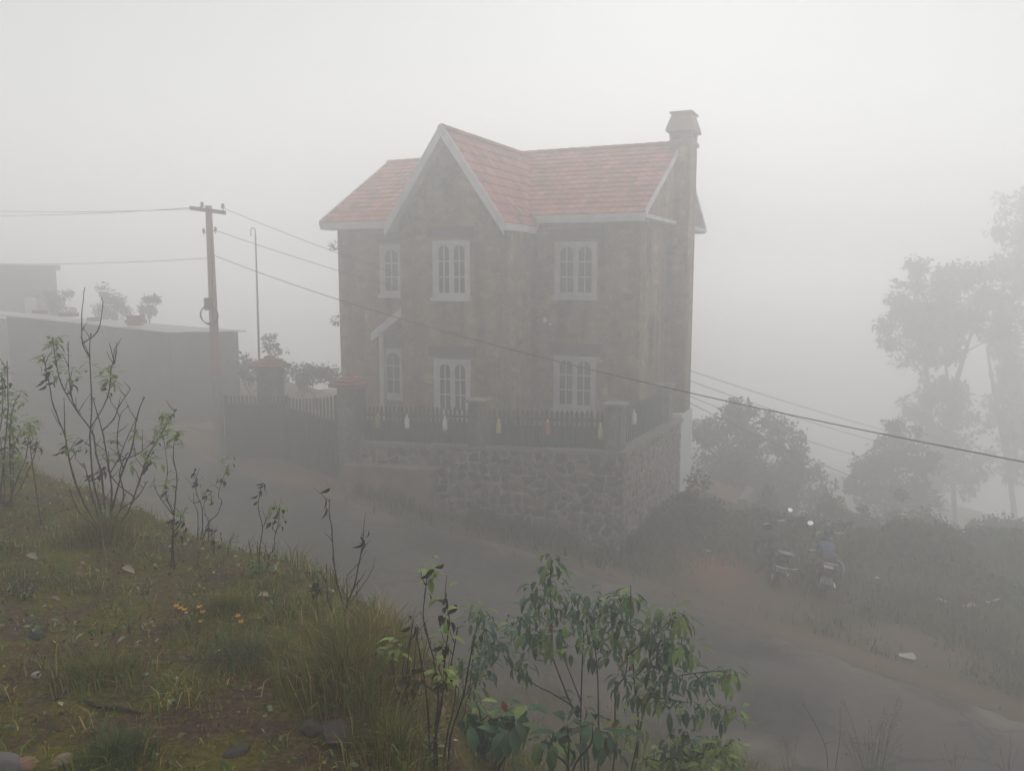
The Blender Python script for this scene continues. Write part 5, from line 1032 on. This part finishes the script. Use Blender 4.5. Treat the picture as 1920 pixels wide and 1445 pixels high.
bush('green_bush', 'large green bush with drooping pointed leaves and a few red ones', (1110, 1500), 4.6,
  [[(965,1360),(965,900),(955,700),(930,550)], [(1060,1300),(1070,900),(1130,780),(1140,640)], [(1200,1260),(1180,800),(1160,450),(1160,270)], [(860,1250),(870,700),(880,560)], [(880,1260),(840,1010),(700,900),(600,850),(480,760),(420,690)], [(900,1240),(780,910),(700,700),(690,600),(680,300),(680,100)], [(850,860),(760,680),(740,600)], [(1190,1240),(1250,960),(1350,820),(1600,765),(1760,765)], [(1500,800),(1600,850),(1660,960),(1790,1000)], [(1180,700),(1280,560),(1400,460),(1480,430)], [(1190,800),(1330,660),(1480,620)], [(1165,500),(1050,430)], [(1240,960),(1400,930),(1520,950)], [(930,560),(900,400),(860,320)], [(690,620),(600,520),(520,500)]],
  [(680,100,6,G2),(680,130,6,DK,1.1),(1160,275,5,G2),(1160,330,5,DK),(935,560,6,DK),(1480,425,5,G1),(520,500,6,DK),(1760,765,5,G2),(700,190,4,DK),(720,260,6,G2),(610,190,4,DK,1.2),(560,300,6,DK),(620,340,8,DK),(700,380,10,DK),(520,510,10,DK,1.1),(610,540,10,DK,1.1),(690,560,8,G2),(560,430,8,DK),(460,440,6,G2),(820,330,8,DK),(900,330,6,DK),(860,420,8,DK),(870,540,8,G2),(760,480,8,DK),(1010,330,8,DK),(1090,340,8,DK),(960,420,10,DK),(1050,430,10,DK),(1000,520,8,DK),(1120,470,10,DK),(1190,560,8,G2),(1280,520,10,DK),(1300,440,8,G2),(1390,430,10,G2),(1450,430,8,G1),(1400,560,12,DK),(1380,640,12,DK),(1460,620,10,DK),(1520,620,9,G1),(1300,700,10,DK),(1200,620,9,YG),(1100,580,8,G2),(1040,660,6,DK),(1100,800,8,DK),(1250,780,8,G2),(1380,760,10,DK),(1470,820,8,DK),(1600,790,10,DK),(1680,790,10,DK),(1760,780,8,G1),(1340,880,10,DK),(1400,960,10,DK),(1500,960,10,DK),(1600,980,8,DK),(1700,1000,8,DK),(1790,1010,7,G1),(1290,880,8,YG),(540,690,7,G2),(500,740,4,DK),(1140,340,6,G2),(940,620,7,DK),(800,620,6,G2),(1200,900,8,DK),(1320,560,9,DK),(850,950,5,DK),(1100,1090,4,YG),(1220,1130,5,YG),(1160,1080,6,G2),(1060,1200,6,DK)], .105, .030, .0066, [(690,480),(1170,710),(1065,1060)])
bush('green_bush', 'smaller green bush with drooping leaves left of the large green bush', (905, 1480), 4.9,
  [[(60,1350),(120,1000),(190,860),(215,650),(235,500),(250,400)], [(190,870),(300,720)], [(200,760),(320,640),(400,640)], [(225,560),(280,540)], [(140,960),(150,720)]],
  [(245,390,10,G2),(285,440,8,DK),(270,520,10,DK),(260,590,8,DK),(320,620,8,DK),(400,650,6,DK),(150,700,8,G2),(220,720,8,DK),(300,720,8,DK),(240,800,6,DK),(200,880,8,DK),(210,470,6,G2),(360,600,6,DK)], .10, .028, .0055)
bush('broad_leaved_plant', 'plant with big drooping dark leaves below the smaller green bush', (920, 1500), 4.0, [[(300,1400),(280,1200),(260,1060),(255,1000)], [(310,1400),(400,1200),(450,1070)], [(300,1400),(200,1200),(180,1060)], [(330,1400),(480,1150),(520,1010)]],
  [(180,1050,7,DK,1.2),(260,1050,8,DK,1.3),(350,1060,9,DK,1.3),(440,1070,7,DK,1.2),(520,1010,7,DK),(185,1150,6,DK),(310,1150,7,DK),(220,980,5,YG,.7)], .13, .045, .009, [(390, 935)])
bush('broad_leaved_plant', 'plant with a few big drooping dark leaves under the middle of the large green bush', (1060, 1500), 4.05, [[(780,1400),(790,1200),(780,1100)], [(800,1400),(700,1250),(690,1160)], [(800,1400),(920,1200),(930,1100)]], [(780,1110,8,DK,1.3),(700,1160,7,DK,1.2),(930,1100,7,DK,1.2),(1000,1140,6,DK,1.1),(640,1180,5,G2)], .13, .045, .009)
bush('low_bush', 'low leafy bush with yellowish tips at the bottom right of the large green bush', (1300, 1500), 4.7, [[(1500,1400),(1480,1250),(1420,1180)], [(1520,1400),(1620,1250),(1650,1180)], [(1530,1400),(1700,1260),(1760,1200)], [(1490,1400),(1330,1300),(1240,1290)], [(1500,1400),(1540,1260),(1520,1190)]],
  [(1640,1210,12,YG),(1720,1230,12,YG),(1560,1250,12,G1),(1480,1220,12,DK),(1780,1250,10,YG),(1350,1300,12,G1),(1260,1290,10,YG),(1650,1180,10,YG),(1690,1200,8,G1),(1750,1200,10,YG),(1700,1260,10,G1),(1600,1240,10,DK),(1500,1200,10,DK),(1400,1180,10,DK),(1300,1280,10,YG),(1230,1310,8,YG),(1450,1280,10,DK),(1550,1320,12,G2),(1620,1310,10,G1),(1780,1290,10,G1),(1400,1300,8,G2),(1480,1120,6,DK),(1360,1240,8,G2)], .08, .03, .008)
# dry weeds at the lower right
def weed_px(lab, base, stems, lv, r=.006, g=None, name='dry_weed'): return plant(name, lab, 'plant', base, stems, lv, r, None, g, True, .3, .05, .018)
weed_px('bare dark twig with a bent tip sticking up left of the dry feathery weeds', (1552, 1500), [[(1552,1500),(1550,1410),(1530,1360),(1505,1318)], [(1560,1490),(1568,1430),(1575,1380),(1575,1325)]], [], .008, None, 'bare_twig')
fs = []; fl = []
for k in range(30):
    x0 = 1632+random.uniform(-14, 14); x1 = 1632+random.uniform(-62, 70); y1 = random.uniform(1305, 1400); fs.append([(x0, 1500), ((x0*2+x1)/3, 1450), ((x0+x1*2)/3, (1420+y1)/2), (x1, y1)]); fl += [(x1, y1+random.uniform(0, 50), 6, (.09,.06,.045), .6) for _ in range(4)]
weed_px('feathery brown dry weed with many fine stems at the lower right', (1632, 1500), fs, fl, .004)
for cx, lab in ((1790, 'thin dry weed between the feathery brown weed and the right edge'), (1890, 'thin dry weed in the bottom right corner'), (1482, 'thin dry weed just right of the low bush at the bottom')):
    fs = []; fl = []
    for k in range(7):
        x1 = cx+random.uniform(-28, 28); y1 = random.uniform(1375, 1430); fs.append([(cx+random.uniform(-8, 8), 1500), ((cx*1.5+x1*.5)/2, 1455), (x1, y1)]); fl += [(x1, y1+8, 4, (.06,.05,.038), .55)]
    weed_px(lab, (cx, 1500), fs, fl, .004)
# grass tufts
def tuft(lab, px, py, n, hh, rad, pal, w):
    B = ghit(px, py); r = np.minimum(np.abs(rng.normal(0, rad*.55, n)), rad*1.05*rng.uniform(.8, 1, n)); a = rng.uniform(0, 2*np.pi, n); X = B.x+r*np.cos(a); Yy = B.y+r*np.sin(a); h = rng.uniform(.45, 1.1, n)*hh; l = h*rng.uniform(.1, 1.15, n); a2 = a+rng.normal(0, .7, n)
    P = np.stack([X-B.x, Yy-B.y, terrain(X, Yy)-B.z], -1); o = blades('grass_tuft', P, h, rng.uniform(.003, .006, n), np.stack([np.cos(a2)*l, np.sin(a2)*l], -1), pick(pal, w, n), M['grass']); o.location = B; return tag(o, lab, 'grass tuft', 'grass tufts on the bank')
TP = [(.15,.18,.036), (.125,.145,.03), (.24,.18,.055), (.15,.08,.036), (.34,.27,.12)]
tuft('biggest tall grass tuft at the rim of the bank below the bare twig', 655, 1295, 1100, .33, .30, TP, [5, 4, 4, 3, 1.5])
tuft('grass tuft at the rim just right of the biggest tuft', 705, 1235, 700, .30, .2, TP, [5, 4, 4, 3, 1.5])
tuft('bluish green low grass tuft left of the biggest tuft', 470, 1240, 420, .12, .2, [(.09,.145,.065), (.12,.14,.055), (.17,.15,.075)], [5, 3, 2])
tuft('grass tuft around the foot of the woody shrub', 195, 1012, 700, .24, .25, TP, [4, 4, 4, 3, 2])
tuft('light green grass tuft at the bottom of the picture left of centre', 215, 1430, 600, .10, .14, [(.06,.10,.025), (.07,.11,.03)], [1, 1])
tuft('grass tuft in the middle of the lawn above the dead stick', 185, 1275, 650, .13, .2, TP, [5, 5, 2, 1, 1])
tuft('small grass tuft by the yellow flowers', 420, 1150, 450, .13, .14, TP, [5, 5, 2, 1, 1])
tuft('grass tuft at the bottom beside the dry stalks', 745, 1420, 600, .18, .22, TP, [5, 4, 3, 2, 2])
# small dark shrublet
plant('shrublet', 'small dark low shrublet near the left edge of the grassy bank', 'plant', (42, 1125), [[(42,1130),(30,1105),(18,1090)], [(44,1130),(50,1100),(58,1085)], [(42,1128),(44,1098),(44,1082)], [(42,1128),(62,1110),(72,1100)]], [(x, y, 9, (.03,.035,.02), .45) for x, y in ((20,1095),(32,1100),(45,1086),(58,1092),(70,1104),(40,1112),(54,1110))], .004)
# wild flowers
def flower(px, py, heads, lab):
    B = ghit(px, py); t = thing('wildflower', lab, 'flower', B, 0, 'yellow wild flowers in the grass')
    s = MB(); 
    for hx, hy in heads: p = at(hx, hy, B.y-.02)-B; s.tube([Vector((p.x*.3, p.y*.3, -.01)), Vector((p.x*.8, p.y, p.z*.6)), p], .0016, 5)
    s.build('stem', M['grass_stem'], t)
    for hx, hy in heads:
        p = at(hx, hy, B.y-.02)-B; f = MB()
        for k in range(6): a = k*math.pi/3+random.random()*.4; f.col = (.75, .48, .02) if random.random() < .7 else (.7, .3, .02); f.leaf(p, Vector((math.cos(a), math.sin(a)-.5, .55)), Vector((0, 0, 1)), .019, .013, .3, .2)
        f.build('flower_head', M['leaf'], t)
M['grass_stem'] = mat('grass_stem', (.05,.07,.02), (.04,.055,.018), 9)
flower(338, 1152, [(331, 1136), (338, 1140), (346, 1143)], 'group of three yellow flowers leftmost in the grass')
flower(378, 1172, [(374, 1138), (380, 1147), (377, 1165)], 'yellow flowers in a vertical row right of the leftmost group')
flower(447, 1172, [(446, 1155), (452, 1166)], 'pair of small yellow flowers farthest right in the grass')
flower(410, 1120, [(408, 1115)], 'single orange flower nearest the rim of the bank')
# stones, dead leaves, stick
def stone(px, py, rx, ry, rz, c, lab):
    P = ghit(px, py); m = MB(); m.col = c; m.smooth = True; m.blob((0, 0, rz*.25), rx, ry, rz, 3, .3); tag(m.build('rock', M['stone'], None, P, random.uniform(0, 3)), lab, 'rock', 'stones lying on the bank')
stone(4, 1442, .07, .055, .04, (.13,.12,.13), 'large grey stone in the bottom left corner')
stone(45, 1440, .045, .04, .03, (.22,.13,.09), 'reddish brown stone beside the large grey stone')
stone(120, 1430, .036, .032, .026, (.21,.165,.11), 'tan stone near the bottom left corner')
stone(245, 1415, .025, .02, .016, (.2,.16,.12), 'small pale stone at the bottom of the bank')
stone(628, 1375, .085, .06, .03, (.075,.06,.06), 'dark flat stone with pale specks under the biggest grass tuft')
stone(585, 1368, .05, .045, .025, (.06,.048,.048), 'dark flat stone left of the speckled stone')
stone(68, 1268, .022, .02, .016, (.3,.28,.26), 'small pale pebble near the left edge of the bank')
stone(70, 1195, .05, .035, .022, (.05,.042,.045), 'dark stone below the shrublet')
stone(440, 1415, .06, .035, .022, (.055,.045,.045), 'dark flat stone at the bottom between the tufts')
stone(285, 1245, .02, .018, .013, (.26,.2,.16), 'tiny tan pebble in the middle of the lawn')
stone(505, 1310, .025, .02, .022, (.17,.09,.075), 'small reddish stone left of the biggest grass tuft')
def deadleaf(px, py, L_, c, lab):
    P = ghit(px, py)+Vector((0, 0, .025)); m = MB(); m.col = c; a = random.uniform(-.5, .5)
    m.leaf((-L_/2, 0, 0), (1, a*.3, .12), (0, -.35, 1), L_*.8, L_*.36, .7, .5); tag(m.build('fallen_leaf', M['leaf'], None, P, a), lab, 'leaf', 'dry fallen leaves on the bank')
deadleaf(65, 1049, .12, (.34,.27,.22), 'pale dry leaf on the left of the bank below the leafy shrub')
deadleaf(108, 1128, .075, (.26,.17,.14), 'brownish dry leaf right of the dark shrublet')
deadleaf(158, 1062, .05, (.36,.24,.16), 'small tan dry leaf left of the woody shrub foot')
deadleaf(152, 1082, .06, (.3,.17,.12), 'reddish dry leaf below the small tan one')
deadleaf(246, 1073, .13, (.42,.33,.28), 'big pale curled leaf below the woody shrub')
deadleaf(505, 1122, .12, (.46,.35,.28), 'bright tan leaf lying near the rim right of the yellow flowers')
deadleaf(416, 1123, .07, (.26,.22,.11), 'olive dry leaf above the yellow flowers')
deadleaf(185, 1076, .045, (.38,.3,.25), 'tiny pale leaf left of the big curled leaf')
m = MB(); m.smooth = True; pts = [ghit(x, y)+Vector((0, 0, .02)) for x, y in ((158, 1322), (185, 1332), (215, 1334), (245, 1340), (268, 1346))]; o0 = pts[2]; m.tube(smooth_pts([p-o0 for p in pts], 3), [.004, .006, .008, .008, .008, .009, .009, .009, .008, .007, .006, .005, .004], 7); tag(m.build('dead_stick', M['bark'], None, o0), 'dark dead stick lying on the moss at the lower left', 'stick')
m = MB(); m.smooth = True; pts = [ghit(x, y)+Vector((0, 0, .025)) for x, y in ((525, 1262), (560, 1266), (600, 1276), (618, 1276))]; o0 = pts[1]; m.tube(smooth_pts([p-o0 for p in pts], 3), [.004]*10, 6); tag(m.build('dead_stick', M['coping'], None, o0), 'pale thin dry twig lying left of the biggest grass tuft', 'stick')
# ------------------------------------------------------------------ haze
hz = MB(); hz.box((-BOX, -BOX, -25), (BOX, BOX, 12))
hm, ht, hb, hN, hL = newmat('mountain_mist'); ht.nodes.remove(hb)
pv = hN('ShaderNodeVolumePrincipled'); pv.inputs['Color'].default_value = (.98, .98, .98, 1); pv.inputs['Density'].default_value = FOG; pv.inputs['Anisotropy'].default_value = .6
hL(pv.outputs[0], ht.nodes['Material Output'].inputs['Volume'])
tag(hz.build('haze', hm), kind='stuff')
